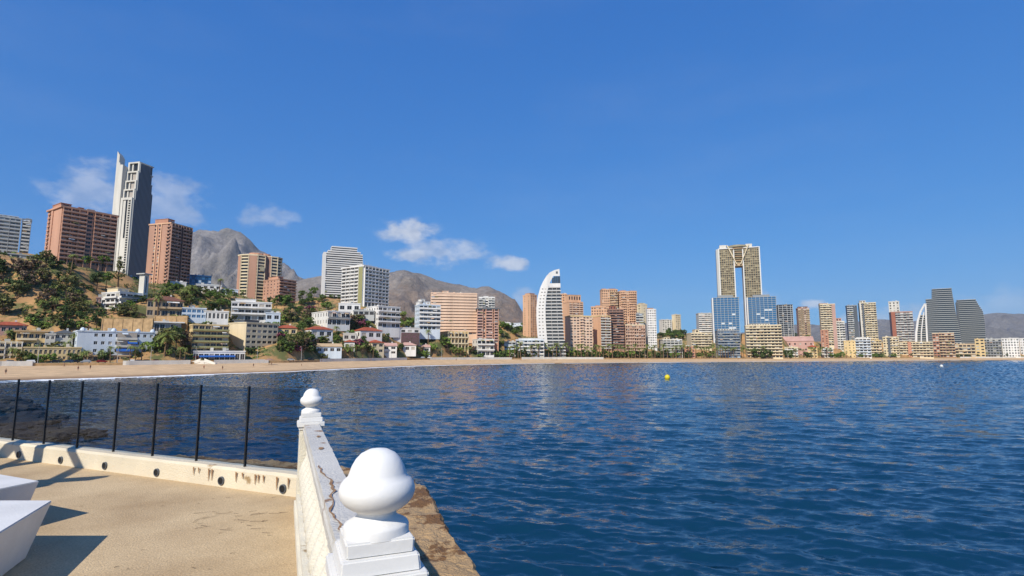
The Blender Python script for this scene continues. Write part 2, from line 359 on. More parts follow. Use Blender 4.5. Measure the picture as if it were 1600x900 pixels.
def bld(name, label, ref, xl, xm, xr, yt, yb, Y, n, wall='cream', F=None, L=None, rel=None, dep=14, pent=(), parapet=.9, pane='pane', roof=None, cat='apartment block', cornice=None, over=.25, group=None, front=False):
    if rel is None: rel = 0 if xl >= xm - .5 else 35
    if yb: Y = max(Y, Yp(xm) + (25 if xm < 1020 else 48) + (0 if cat != 'house' else -11 + 1.5*max(0, at(xm, yb, Y).z - 6)))
    O, a, W, D, zb, zt = solve(xl, xm, xr, yt, yb, Y, rel, dep)
    CX = px_of(at(xm, yt, Y))
    root = empty(name, (O.x, O.y, zb), a); tag(root, label, cat, group)
    BBOX.append((min(xl, xm), xr, yt, yb or 560, Y)); REFS.append(((xl+xr)/2, (yt + (yb or 558))/2, ref, (xr-xl)/2, ((yb or 558)-yt)/2))
    footprint(O, a, W, D, zb)
    if cat == 'house' and yb: GARDEN.append((O, a, W, D, zb))
    H = zt - zb; fh = H/n; base = (4 if cat == 'house' else 8) if yb else 3
    wmb, pmb = MB(), MB()
    F = dict(F or {}); L = dict(L if L is not None else dict(win=(.35, .4, .3), bw=4.5))
    facade(root, 'F', W, D, n, fh, F, wall, wmb, pmb, base)
    facade(root, 'L', W, D, n, fh, L, wall, wmb, pmb, base)
    R_ = {k: v for k, v in L.items() if k in ('win', 'bw', 'bays', 'rec')}
    facade(root, 'R', W, D, n, fh, R_, wall, wmb, pmb, base); facade(root, 'B', W, D, n, fh, dict(win=None), wall, wmb, pmb, base)
    wmb.quad((0,0,H), (W,0,H), (W,D,H), (0,D,H))
    wmb.build('wall', wall, root)
    if pmb.f: tag(pmb.build('window_panes', pane, root), kind='stuff')
    if roof in ('hip', 'gable'):
        g = MB(); e = .6; rh = min(W, D)*.22
        A = [(-e,-e,H), (W+e,-e,H), (W+e,D+e,H), (-e,D+e,H)]
        if W >= D: p, q = (D*.45 if roof == 'hip' else 0, D/2, H+rh), (W-(D*.45 if roof == 'hip' else 0), D/2, H+rh)
        else: p, q = (W/2, W*.45 if roof == 'hip' else 0, H+rh), (W/2, D-(W*.45 if roof == 'hip' else 0), H+rh)
        if W >= D: g.quad(A[0], A[1], q, p); g.quad(A[2], A[3], p, q); g.tri(A[1], A[2], q); g.tri(A[3], A[0], p)
        else: g.quad(A[1], A[2], q, p); g.quad(A[3], A[0], p, q); g.tri(A[0], A[1], p); g.tri(A[2], A[3], q)
        g.box(-e, -e, H-.2, W+e, D+e, H-.004)
        rt = g.build('roof', cornice or 'rooftile', root)
        ubox('chimney', 'white', rt, W*.62, D*.55, H+.1, W*.62+.8, D*.55+.8, H+rh+.9)
    else:
        g = MB(); t = .2
        for (x0, y0, x1, y1) in ((-over,-over,W+over,t), (-over,D-t,W+over,D+over), (-over,t,t,D-t), (W-t,t,W+over,D-t)): g.box(x0, y0, H-.25, x1, y1, H+parapet)
        g.build('parapet', cornice or wall, root)
    rq = random.Random(int(xm*7+yt))
    if roof is None:
        for k in range(rq.randint(2, 4)):
            x_, y_ = rq.uniform(.08, .8)*W, rq.uniform(.12, .7)*D; w_ = rq.uniform(.8, 2.2); h_ = rq.uniform(.9, 2.0); ubox('roof_unit', rq.choice(['greyw', 'offwhite', 'grey', wall]), root, x_, y_, H+.003, x_+w_, y_+w_*.7, H+parapet*.6+h_)
        g = MB(); x_ = rq.uniform(.2, .8)*W; g.tube([(x_, D*.5, H), (x_, D*.5, H+rq.uniform(3, 5.5))], .05, 5); g.box(x_-.6, D*.5-.03, H+2.6, x_+.6, D*.5+.03, H+2.66); g.box(x_-.4, D*.5-.03, H+2.1, x_+.4, D*.5+.03, H+2.16); g.build('aerial', 'grey', root)
    if F.get('bal'):
        for k in range(min(9, 2 + n//2)):
            f0, f1 = rq.choice(F['bal']); s0 = (f0 + (f1-f0)*rq.random()*.8)*W; d_ = F.get('bd', 1.4); i_ = rq.randrange(1, n) if n > 1 else 0; l_ = min(rq.uniform(2.2, 3.6), max(.5, (f1*W-s0)))
            g = MB(); z1 = i_*fh + fh*.86; g.quad((s0, -.3, z1), (s0+l_, -.3, z1), (s0+l_, -d_-.25, z1-.55), (s0, -d_-.25, z1-.55)); g.quad((s0, -d_-.25, z1-.55), (s0+l_, -d_-.25, z1-.55), (s0+l_, -d_-.25, z1-.8), (s0, -d_-.25, z1-.8)); g.build('awning', rq.choice(['white', 'offwhite', 'salmon', 'tan', 'olive', 'greyw', 'bluewhite']), root)
    for (f0, f1, h, m_) in pent:
        g = MB(); g.box(f0*W, D*.2, H, f1*W, D*.8, H+h); g.box(f0*W-.3, D*.2-.3, H+h, f1*W+.3, D*.8+.3, H+h+.25)
        if h > 2: 
            k = max(1, int((f1-f0)*W/3)); 
            for j in range(k): g.box(f0*W + (j+.25)*(f1-f0)*W/k, D*.2-.03, H+h*.35, f0*W + (j+.75)*(f1-f0)*W/k, D*.2+.02, H+h*.8, 1)
        g.build('penthouse', [m_, 'pane_obj'], root)
    return root, W, D, H, fh

def stack(name, label, ref, cat, Y, prof, n, dep, slab='white', glass='pane_grey', rel=0, wave=0, sh=.28, zb=None, ov=1.2, rail=0.0, base_y=None, group=None):
    """tower of stacked floors, extents taken from a silhouette: prof = (py, pxl, pxr) from base to top"""
    yb, yt = prof[0][0], prof[-1][0]
    xm = (prof[0][1] + prof[0][2])/2
    C = at(xm, (yb+yt)/2, Y); a = -math.atan2(C.x, C.y) + R(rel)
    zb_ = at(xm, yb, Y).z if zb is None else zb; zt = at(xm, yt, Y).z
    root = empty(name, (C.x, C.y, zb_), a); tag(root, label, cat, group)
    u = Vector((math.cos(a), math.sin(a)))
    def ext(z):
        ys = [q[0] for q in prof]; zz = [at(xm, y, Y).z for y in ys]
        xl = float(np.interp(z, zz, [q[1] for q in prof])); xr = float(np.interp(z, zz, [q[2] for q in prof])); py = float(np.interp(z, zz, ys))
        r = []
        for px in (xl, xr):
            q = at(px, py, 100); t = q.x/q.y; r.append((t*C.y - C.x)/(u.x - t*u.y))
        return r
    fh = (zt - zb_)/n
    for i in range(n):
        l, r = ext(zb_ + (i+.5)*fh); wv = wave*math.sin(i*1.1) if wave else 0; wr = wave*math.cos(i*.8+1) if wave else 0
        ubox('glazing', glass, root, l+.25, 0, i*fh - (6 if i == 0 else 0), r-.25, dep, (i+1)*fh)
        ubox('floor_slab', slab, root, l+wv*.4, -ov-wv, (i+1)*fh-sh, r+wr*.4, dep+.6, (i+1)*fh+.12+rail)
    l, r = ext(zb_); footprint(Vector((C.x, C.y, 0)) + Vector((u.x, u.y, 0))*l, a, r-l, dep, zb_)
    x0 = min(q[1] for q in prof); x1 = max(q[2] for q in prof)
    BBOX.append((x0, x1, yt, yb, Y)); REFS.append(((x0+x1)/2, (yt+yb)/2, ref, (x1-x0)/2, (yb-yt)/2))
    return root, ext, fh, zt - zb_, zb_

# ---- facade styles
def bal(bm=None, bw=3.6, win=(.82, .62, .12), bd=1.5, ph=1.0, **k): return dict(bal=k.pop('seg', [(0, 1)]), bm=bm, bw=bw, win=win, bd=bd, ph=ph, **k) if bm else dict(bal=k.pop('seg', [(0, 1)]), bw=bw, win=win, bd=bd, ph=ph, **k)
def grid(bw=3.4, win=(.58, .48, .3), **k): return dict(bw=bw, win=win, **k)
PLAIN = dict(win=None)

# =================================================================== the hill-top towers at the left
bld('apartment_block', 'white and grey striped apartment block cut off by the picture edge on hilltop', 'striped hilltop block', -60, -60, 31, 331, 397, 430, 11, 'greyw',
    bal('greyw', bd=1.2, ph=1.15, piers=5, pw=.3, pm='greyw'), PLAIN, rel=0, dep=14, pent=[(.3, .95, 2.2, 'white')], pane='pane_light')
bld('apartment_block', 'grey wing with white balcony bands and dark side, beside the striped hilltop block', 'grey hilltop wing', 32, 32.2, 47, 343, 397, 432, 10, 'grey',
    bal('offwhite', bd=1.2, ph=1.1, piers=1), PLAIN, rel=0, dep=12, pent=[(.4, .9, 1.6, 'greyw')], pane='pane_light')
bld('apartment_block', 'brown brick apartment slab with dark balconies, just below the pale ribbed tower', 'wide brown hilltop slab', 72, 93, 181, 323, 409, 352, 13, 'terracotta',
    dict(bal=[(.02, .44), (.58, .99)], bm='terracotta', bays=9, win=(.84, .58, .2), bd=1.5, ph=1.0, iw=True, piers=[.02, .16, .3, .44, .58, .72, .86, .99], pm='terracotta', pw=.4, pd=1.2, frame='brown'),
    dict(bays=4, win=(.4, .5, .25), blank=[(.55, 1)], panels=[(.3, .42, 0, 1.0, .5, 'terracotta')], bal=[(.1, .26)], bd=.9), rel=17,
    pent=[(.02, .2, 3.5, 'brick'), (.34, .42, 2.6, 'brick'), (.5, .62, 2.6, 'greyw')], cornice='terracotta', over=.9)
bld('apartment_block', 'tall brown brick block, orange sunlit side, dark balcony side, right of pale tower', 'brown brick hilltop block', 230, 264, 297, 349, 443, 452, 17, 'brown',
    dict(bal=[(0, .45), (.55, 1)], bm='brown', bays=8, win=(.8, .6, .2), bd=1.4, piers=[0, .15, .3, .45, .55, .7, .85, 1], pm='brownd', pw=.4, pd=1.3),
    dict(bays=5, win=(.4, .5, .28), blank=[(0, .28), (.62, .84)], panels=[(.36, .4, 0, 1, .6, 'orange'), (.56, .6, 0, 1, .6, 'orange')], bal=[(.84, .99)], bd=1.0), rel=42,
    pent=[(.05, .35, 4.5, 'brick'), (.4, .9, 1.2, 'brown')], cornice='orange', over=.5)

# pale tower with stepped portal frames at its top
def portal_tower():
    O, a, W, D, zb, zt = solve(176, 204.5, 234, 250, 440, 600, 42, 20)
    root = empty('apartment_tower', (O.x, O.y, zb), a)
    tag(root, 'tallest pale concrete tower with stepped portal frames and a pointed blade at its top', 'tower')
    footprint(O, a, W, D, zb); BBOX.append((172, 235, 235, 440, 600)); REFS.append((204, 335, 'pale ribbed tower', 30, 100))
    zpx = lambda y: at(204, y, 600).z - zb
    hs = [zpx(y) for y in (309, 294, 280, 265, 250)]
    g = MB(); g.box(0, 0, -8, W, D, hs[0]); 
    g.build('wall', 'offwhite', root)
    st = W*.05
    for k in range(1, 5):
        x0 = st*k; 
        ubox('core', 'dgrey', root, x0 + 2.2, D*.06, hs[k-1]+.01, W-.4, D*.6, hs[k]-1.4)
        g = MB(); y0, y1 = 0, D*.62; t = 2.0
        g.box(x0, y0, hs[k-1]+.01, x0+2.2, y0+t, hs[k]); g.box(x0, y1-t, hs[k-1]+.01, x0+2.2, y1, hs[k]); g.box(x0, y0+t, hs[k]-1.6, x0+2.2, y1-t, hs[k])
        g.box(x0+2.2, y0, hs[k]-1.4, W, y1, hs[k]-.01)
        g.build('portal_frame', 'offwhite', root)
        ubox('window', 'pane_obj', root, x0+2.0, y0+t, hs[k-1]+.5, x0+2.19, y1*.55, hs[k]-1.6)
        ubox('lift_core', 'offwhite', root, x0+1.2, y1*.6, hs[k-1]+.02, x0+2.1, y1*.72, hs[k]-1.6)
    # first frame edge and the slot
    g = MB(); g.box(-.8, .2, hs[0]-2, -.01, D*.62, hs[0]+.6); g.box(-.8, .2, -6, -.01, 1.6, hs[0]-2); g.box(-.8, D*.62-3, -6, -.01, D*.62, hs[0]-2); g.build('portal_frame', 'offwhite', root)
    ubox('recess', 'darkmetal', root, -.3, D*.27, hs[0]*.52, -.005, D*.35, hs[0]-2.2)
    n = 34; fh = hs[0]/n
    for i in range(n): ubox('balcony', 'offwhite', root, -1.1, 1.7, i*fh, -.02, 4.6, i*fh+.9)
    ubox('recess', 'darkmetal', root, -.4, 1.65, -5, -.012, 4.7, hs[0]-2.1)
    # blade
    hb = at(176, 234, 600).z - zb; g = MB()
    y0, y1 = D*.72, D
    for (ya, yb_, h0, h1, x1) in ((D*.63, D*.80, hs[4]*.965, hs[4]*.97, W*.5), (D*.80, D*.862, hs[4]*.985, hs[4]*.99, W*.5), (D*.86, D*1.0, hb-5, hb, 5.5)):
        i = len(g.v); g.v += [(-1.5,ya,-8),(x1,ya,-8),(x1,yb_,-8),(-1.5,yb_,-8),(-1.5,ya,h0),(x1,ya,h0-3),(x1,yb_,h1-3),(-1.5,yb_,h1)]
        for q in ((4,5,6,7),(0,1,5,4),(1,2,6,5),(2,3,7,6),(3,0,4,7)): g.f.append(tuple(i+k for k in q)); g.m.append(0)
    g.build('blade_wall', 'offwhite', root)
    # ribs of the shaded side, greyed so their colour carries part of its shade
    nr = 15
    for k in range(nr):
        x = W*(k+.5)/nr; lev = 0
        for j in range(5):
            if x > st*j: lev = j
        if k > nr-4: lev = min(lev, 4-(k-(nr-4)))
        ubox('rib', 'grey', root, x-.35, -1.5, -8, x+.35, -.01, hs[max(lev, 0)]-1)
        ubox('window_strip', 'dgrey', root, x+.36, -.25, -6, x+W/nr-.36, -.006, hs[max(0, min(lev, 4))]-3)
portal_tower()

# =================================================================== mid hill towers
def round_tower():
    Y = 545; C = at(406, 430, Y); zb = at(406, 470, Y).z; zt = at(406, 402, Y).z; a = -math.atan2(C.x, C.y) + R(8)
    root = empty('apartment_tower', (C.x, C.y, zb), a); tag(root, 'cream many-sided tower with brown piers and a small yellow sign, below the mountain', 'tower')
    BBOX.append((374, 440, 400, 470, Y)); REFS.append((406, 435, 'cream many-sided tower', 32, 34))
    pts = [(-20, 3), (-18, -3), (-12, -8), (-4, -10), (3, -8.5), (5, -5), (9, -7), (15, -6), (20, -1), (21, 5), (18, 12), (-18, 12)]
    s = (at(438, 430, Y).x - at(375, 430, Y).x)/40.5; pts = [(x*s, y*s) for x, y in pts]
    u = Vector((math.cos(a), math.sin(a), 0)); footprint(Vector((C.x, C.y, 0)) - u*18 + Vector((u.y, -u.x, 0))*4, a, 36, 16, zb)
    n = 14; H = zt-zb; fh = H/n; inn = [(x*.93, y*.93 + .3) for x, y in pts]
    g = MB(); g.prism(inn, -8, H); g.build('wall', 'pane_grey', root)
    g = MB(); g.prism(pts, 0, 1.35); me = g.mesh('balcony', 'cream')
    for i in range(n): link('balcony', me, root, (0, 0, i*fh))
    g = MB(); g.prism([(x*1.03, y*1.03) for x, y in pts], H-.3, H+.9); g.build('parapet', 'cream', root)
    for k, (i, j, m_) in enumerate(((0, 1, 'brown'), (2, 3, 'brown'), (4, 5, 'brownd'), (5, 6, 'brownd'))):
        p, q = Vector(pts[i] + (0,)), Vector(pts[j] + (0,)); o = (q-p).cross(Vector((0,0,1))).normalized()*.25; p, q = p.lerp(q, .08), p.lerp(q, .92)
        g = MB(); g.prism([tuple((p+o)[:2]), tuple((q+o)[:2]), tuple((q-o)[:2]), tuple((p-o)[:2])], -8, H+.2); g.build('pier', m_, root)
    for k in range(1, len(pts)-3):
        p = Vector(pts[k]); g = MB(); g.prism([(p.x-.35, p.y-.35), (p.x+.35, p.y-.35), (p.x+.35, p.y+.35), (p.x-.35, p.y+.35)], -6, H-.4); g.build('mullion', 'cream', root)
    g = MB(); g.prism([(x*.5-1, y*.5) for x, y in pts], H+.9, H+3.4); g.build('penthouse', 'terracotta', root)
    g = MB(); g.box(-1.5*s, -10*s, H-9.5*1.6, 2.5*s, -9.6*s, H-9.5*1.6+4.5); g.build('sign', 'gold', root)
round_tower()
bld('apartment_block', 'low brown brick block with grey balconies beside the cream many-sided tower', 'low brown block', 411, 436, 462, 436, 474, 520, 8, 'brown', bal('brown', bd=1.4, bw=5), grid(5, (.3, .4, .3)), rel=35, pent=[(.1, .4, 3, 'terracotta')], parapet=.6)
bld('office_block', 'low dark blue glass block beside the brown brick hilltop block', 'blue glass block', 289, 289, 330, 430, 446, 470, 3, 'bluemetal', grid(2.4, (.92, .8, .1)), PLAIN, dep=14, pane='pane_blue', cat='office block')
root, ext, fh, H, _ = stack('apartment_tower', 'white tower with wavy stacked balcony bands, behind the cream hotel', 'wavy white tower', 'tower', 640, [(467, 507, 566), (430, 507.5, 567), (396, 508.5, 567), (395, 518, 558), (387, 518.5, 558)], 23, 16, 'white', 'pane_grey', rel=6, wave=.7, sh=.45, ov=1.6, rail=.75)
ubox('wall', 'white', root, ext(_)[0]-3.2, -2.0, -8, ext(_)[0]-.1, 16, H-7)
r8 = bld('hotel', 'cream hotel with white balcony grid, olive strip and rooftop antennas', 'cream balcony hotel', 535, 568, 606, 416, 477, 500, 11, 'offwhite',
    bal('white', bw=4.4, bd=1.7, piers=7, pw=.35, pd=1.7, pm='white', b0=1), bal('white', bw=4.4, bd=1.3, piers=5, pm='white', pd=1.3, panels=[(.82, .995, 0, .985, 1.6, 'olive')]), rel=42, pent=[(.1, .7, 2.5, 'white')], cornice='white', over=1.4, pane='pane_light', cat='hotel')
for k in range(6):
    g = MB(); g.tube([(0,0,0), (0,0,5.5-k % 3)], .09); g.box(-.5, -.04, 3, .5, .04, 3.1); g.build('antenna', 'greyw', r8[0], (r8[1]*(.15+.11*k), r8[2]*.5, r8[3]+2.7))

# =================================================================== hillside and beach houses, left to right
V = 'villa'
def house(label, ref, xl, xm, xr, yt, yb, Y, n, wall='white', F=None, L=None, name='villa', **k):
    k.setdefault('cat', 'house'); k.setdefault('parapet', .4); k.setdefault('dep', 9)
    F = F or dict(bays=max(2, int((xr-xm)/9)), win=(.62, .5, .22), iw=True)
    return bld(name, label, ref, xl, xm, xr, yt, yb, Y, n, wall, F, L if L is not None else dict(bays=2, win=(.4, .45, .3)), **k)
# hill top terrace wall
house('long low white terrace building along the cliff top under the striped block', 'cliff-top terrace building', -30, -30, 62, 392, 399, 395, 1, 'greyw', dict(bw=5, win=(.8, .6, .2)), PLAIN, name='terrace_building', dep=10)
house('low white car park roof on the cliff edge in front of the brown slab', 'cliff-edge car park', 63, 63, 108, 400, 409, 346, 1, 'greyw', dict(bw=4, win=(.85, .7, .05)), PLAIN, name='carport', dep=5)
house('white stepped villa with balconies and glass rails high above the white beach house', 'white hillside villa', 158, 186, 229, 456, 491, 330, 4, 'white', bal('white', bw=4, bd=1.8, rail='glass', iw=True), bal('white', bw=5, bd=1.0, seg=[(.2, .9)]), rel=30, pent=[(.05, .45, 2.6, 'cream')], name='villa')
house('small brown balcony house tucked left of the white hillside villa', 'small brown house', 150, 150, 159, 465, 482, 338, 2, 'pinkish', dep=7)
def pylon():
    O, a, W, D, zb, zt = solve(217, 225, 232, 427, 462, 342, 40, 5)
    root = empty('stair_tower', (O.x, O.y, zb), a); tag(root, 'slim concrete stair tower with overhanging flat cap above the white hillside villa', 'tower'); footprint(O, a, W, D, zb)
    BBOX.append((217, 232, 427, 462, 342)); REFS.append((225, 445, 'slim stair tower', 8, 17))
    ubox('shaft', 'offwhite', root, 0, 0, -6, W, D, zt-zb-.6); ubox('cap', 'greyw', root, -1.3, -1.3, zt-zb-.6, W+1.3, D+1.3, zt-zb); ubox('window_strip', 'pane_obj', root, W*.4, -.05, 2, W*.6, -.004, zt-zb-2)
pylon()
house('blue roofed flat pavilion at the foot of the pale ribbed tower', 'blue roofed pavilion', 192, 192, 222, 433, 441, 400, 1, 'greyw', dict(bw=3, win=(.8, .7, .1)), PLAIN, cornice='bluemetal', dep=8, name='pavilion')
house('house with broad brown tiled roof and yellow awning right of white hillside villa', 'brown roofed house', 229, 229, 287, 468, 494, 318, 2, 'tan', dict(bays=5, win=(.75, .6, .15), iw=True, bal=[(.3, .95)], bd=1.6), roof='hip', cornice='rooftile_brown', dep=14)
house('small white house with white vaulted roof under the brown brick hilltop block', 'vaulted white house', 266, 266, 291, 440, 452, 420, 1, 'white', dep=8)
house('long white house among palms below the blue glass block', 'long white house', 306, 306, 346, 444, 458, 420, 2, 'white', dep=8)
house('white house with grey roof terrace below the low brown block', 'grey terraced house', 345, 345, 372, 452, 464, 430, 1, 'bluewhite', dep=8)
house('pale blue glazed house front under the long white house', 'pale blue glazed house', 284, 284, 322, 481, 497, 312, 2, 'bluewhite', dict(bays=5, win=(.8, .6, .15), iw=True, pane='pane_blue'), dep=8)
house('white bungalow with a row of dark windows left of modern white villa', 'white bungalow', 318, 318, 357, 486, 500, 318, 1, 'white', dict(bays=6, win=(.6, .6, .2), iw=True), dep=8)
house('white modern villa of three stepped floors above the blank-walled cream block', 'stepped modern villa', 361, 361, 424, 471, 500, 356, 3, 'white', bal('white', bw=4.2, bd=2.2, iw=True), dep=12, pent=[(.1, .6, 2, 'white')])
house('small white annexe right of the stepped modern villa', 'white annexe', 415, 415, 438, 489, 501, 352, 1, 'bluewhite', dep=8)
house('low white pavilion with wide flat roof above the tan retaining wall', 'flat white pavilion', 232, 232, 283, 503, 518, 300, 1, 'white', dict(bays=6, win=(.88, .75, .05), iw=True), over=1.6, dep=8, name='pavilion')
house('red roofed pink house behind the cream beach villa at the left edge', 'red roofed pink house', -10, -10, 42, 507, 520, 272, 1, 'pinkish', roof='hip', dep=8)
house('cream beach villa with white columns at the left edge of the beach', 'cream columned villa', -40, -40, 34, 534, 566, 250, 3, 'cream', dict(bays=8, win=(.66, .6, .15), iw=True, bal=[(.3, .62), (.7, 1)], bd=1.6, ph=.9, piers=8, pd=1.5, pw=.3, pm='white'), dep=9)
house('upper cream terrace house with sun shade above the cream arcade', 'upper cream terrace house', 24, 24, 72, 517, 545, 262, 2, 'yellow', dict(bays=5, win=(.7, .5, .2), iw=True, bal=[(.05, .7)], bd=2.2, ph=.9, bm='cream'), dep=9, cornice='tan', over=.9)
house('small pale house with grey windows right of the upper cream terrace house', 'small pale house', 70, 70, 86, 522, 543, 264, 2, 'offwhite', dict(bays=2, win=(.6, .45, .25), iw=True), dep=8)
arc = house('cream arcade with arched openings over white garage doors beside the parked cars', 'cream arcade', 36, 36, 126, 543, 566, 249, 2, 'yellow', dict(bays=12, win=(.58, .66, .12), iw=True, frame='cream'), dep=5)
for k in range(12):
    g = MB(); W_ = arc[1]/12; r_ = W_*.29; cx = W_*(k+.5); zc = arc[4]*1.62
    for q in range(8):
        t0, t1 = math.pi*q/8, math.pi*(q+1)/8
        p0, p1 = (cx+r_*math.cos(t0), zc+r_*.75*math.sin(t0)), (cx+r_*math.cos(t1), zc+r_*.75*math.sin(t1))
        zt_ = arc[4]*1.8
        g.quad((p0[0], -.05, p0[1]), (p1[0], -.05, p1[1]), (p1[0], -.05, zt_), (p0[0], -.05, zt_)); g.quad((p0[0], -.05, p0[1]), (p1[0], -.05, p1[1]), (p1[0], .2, p1[1]), (p0[0], .2, p0[1]))
    g.build('arch', 'cream', arc[0])
house('small cream house with a slanted dark roof awning behind the palm', 'slant roofed house', 84, 84, 114, 520, 541, 268, 2, 'offwhite', roof='gable', cornice='dgrey', dep=8)
wb = house('blue-white beach house with rounded parapets, dark central balconies and blue awnings', 'blue-white beach house', 113, 120, 241, 517, 554, 262, 3, 'bluewhite', dict(bays=11, win=(.5, .42, .3), iw=True, bal=[(.49, .76)], bd=1.2, bm='offwhite', blank=[(0, .2)]), rel=6, dep=10)
ubox('window_strip', 'pane_obj', wb[0], wb[1]*.495, -.3, wb[4]*.3, wb[1]*.755, -.02, wb[3]*.96)
for i, f in ((0, (.49, .76)), (1, (.63, .76))):
    g = MB(); g.quad((wb[1]*f[0], -.2, wb[4]*(i+.85)), (wb[1]*f[1], -.2, wb[4]*(i+.85)), (wb[1]*f[1], -2.4, wb[4]*(i+.5)), (wb[1]*f[0], -2.4, wb[4]*(i+.5))); g.quad((wb[1]*f[0], -2.4, wb[4]*(i+.5)), (wb[1]*f[1], -2.4, wb[4]*(i+.5)), (wb[1]*f[1], -2.4, wb[4]*(i+.4)), (wb[1]*f[0], -2.4, wb[4]*(i+.4)))
    g.build('awning', 'bluecloth', wb[0])
for f in (.06, .45, .77, .97):
    g = MB(); g.lathe([(1.2, 0), (1.2, .6), (.8, 1.5), (.1, 1.9)], 10); g.build('parapet_knob', 'bluewhite', wb[0], (wb[1]*f, .8, wb[3]))
house('low tan garage row with dark doors behind the parked cars', 'tan garage row', 128, 128, 204, 556, None, Yp(166)+11, 1, 'tan', dict(bays=9, win=(.7, .8, .02), iw=True, frame='tan', pane='dgrey'), dep=4, name='garage_row', cat='garage')
house('cream beach block of glazed stepped balconies left of the blank-walled block', 'glazed balcony block', 291, 300, 357, 507, 552, 294, 5, 'yellow', bal('olive', bw=3, bd=1.6, ph=.8, iw=True, win=(.9, .68, .1)), grid(4), rel=10, dep=12, cat='apartment block', name='apartment_block')
house('cream beach block with blank sunlit side wall and shuttered windows', 'blank-walled cream block', 356, 384, 434, 504, 547, 312, 5, 'cream', dict(bays=6, win=(.72, .5, .25), iw=True, frame='white'), PLAIN, rel=32, cat='apartment block', name='apartment_block', pent=[(.05, .5, 1.8, 'dgrey')])
rs = house('long beach restaurant with blue awning and white front on the promenade', 'blue awning restaurant', 302, 302, 383, 549, None, Yp(340)+9, 1, 'white', dict(bays=10, win=(.85, .7, .05), iw=True), dep=8, cat='restaurant', name='restaurant')
g = MB(); g.quad((3, 0, 3.2), (rs[1]*.8, 0, 3.2), (rs[1]*.8, -3, 2.6), (3, -3, 2.6)); g.quad((3, -3, 2.6), (rs[1]*.8, -3, 2.6), (rs[1]*.8, -3, 2.2), (3, -3, 2.2)); g.build('awning', 'bluecloth', rs[0])
ubox('kiosk_wall', 'cloth_red', rs[0], 0.1, -1.2, .1, 2.6, -.1, 2.8)
house('yellow house with red roof right of the blank-walled block', 'yellow red-roofed house', 432, 432, 464, 512, 523, 345, 1, 'yellow', roof='hip', dep=9)
house('white house with long red roof and white awning left of slope centre', 'long red-roofed house', 476, 486, 520, 514, 527, 372, 1, 'white', roof='hip', rel=25)
house('wide white modern villa with dark glass front below the cream balcony hotel', 'wide glass-front villa', 487, 512, 547, 486, 508, 408, 2, 'white', dict(bays=5, win=(.86, .72, .1), iw=True, pane='pane_obj', bal=[(0, 1)], rail='glass', bd=1.5), grid(5, (.3, .5, .3)), rel=24, dep=12)
house('white flat-roofed villa directly under the wavy white tower', 'flat-roofed villa', 529, 529, 563, 474, 486, 440, 1, 'white', dep=8)
house('low grey-rimmed terrace house right of the wide glass-front villa', 'grey-rimmed terrace house', 552, 552, 585, 485, 493, 425, 1, 'greyw', dict(bw=4, win=(.8, .6, .2)), PLAIN, dep=8)
house('white four storey block with open balconies at the foot of the cream balcony hotel', 'four storey white block', 572, 591, 625, 478, 511, 440, 4, 'white', bal('white', bw=4.4, bd=1.8, iw=True), grid(4, (.4, .4, .3)), rel=30, cat='apartment block', name='apartment_block')
house('white house with red roof and arched porch below the four storey block', 'porch house', 552, 563, 597, 516, 529, 398, 1, 'white', roof='hip', rel=25)
house('cubic white house with purple creeper wall and slim chimney', 'purple creeper house', 602, 614, 656, 512, 531, 430, 2, 'white', dict(bays=4, win=(.6, .4, .3), panels=[(.3, .98, 0, .62, .5, 'purple')]), rel=18)
house('ruined looking white pergola house between the two red-roofed houses', 'pergola house', 536, 536, 557, 521, 532, 388, 1, 'offwhite', dep=7)
house('white gabled house with round window above the beach palms', 'gabled white house', 538, 538, 554, 534, 547, 372, 1, 'white', roof='gable', dep=8)
house('small white house with tan roof behind the promenade left of beach palms', 'tan roofed house', 494, 494, 534, 541, 551, 362, 1, 'bluewhite', roof='gable', cornice='tan', dep=9)
house('cream house with red roof and dormers near the beach right of the palms', 'dormer house', 571, 581, 600, 535, 552, 400, 2, 'cream', roof='hip', rel=25, dep=10)
house('white house with pink roof and garage arch behind promenade wall', 'pink roofed house', 598, 598, 620, 540, 554, 406, 2, 'white', roof='gable', cornice='pinkish', dep=10)
house('broad white house with purple-pink roof below the purple creeper house', 'broad pink-roofed house', 623, 623, 650, 539, 549, 420, 1, 'white', roof='hip', cornice='pinkish', dep=10)
house('low house with long pink roof left of the yellow house', 'low pink-roofed house', 652, 652, 672, 542, 550, 432, 1, 'white', roof='gable', cornice='pinkish', dep=10)
house('white stepped five storey block with blue-grey window bands beside the peach slab', 'stepped white block', 648, 655, 688, 476, 515, 468, 6, 'bluewhite', bal('white', bw=3.6, bd=1.5, ph=1.2), grid(4), rel=14, cat='apartment block', name='apartment_block', pent=[(0, .55, 3, 'white'), (.1, .3, 5, 'white')])
house('yellow three storey house with columned balconies in front of the peach slab', 'yellow columned house', 683, 699, 731, 518, 547, 462, 3, 'yellow', bal('cream', bw=3, bd=2, iw=True, piers=6, pd=2, pw=.25, pm='cream'), grid(5, (.4, .4, .3)), rel=20)
house('white beach house with flat terraces below the brown balcony block', 'white terrace house', 738, 746, 772, 530, 556, 490, 3, 'white', bal('white', bw=4, bd=1.8), rel=15)
house('grey and white apartment house left of the long white apartments', 'grey-white apartment house', 788, 788, 806, 534, 552, 520, 3, 'greyw', bal('bluewhite', bd=1.2), dep=12, cat='apartment block', name='apartment_block')
house('long low white apartments with balcony rows in front of the sail tower', 'long white apartments', 806, 806, 850, 531, None, Yp(825)+14, 5, 'bluewhite', bal('white', bw=4, bd=1.4, piers=4), dep=12, cat='apartment block', name='apartment_block', pent=[(.1, .9, 1.5, 'white')])
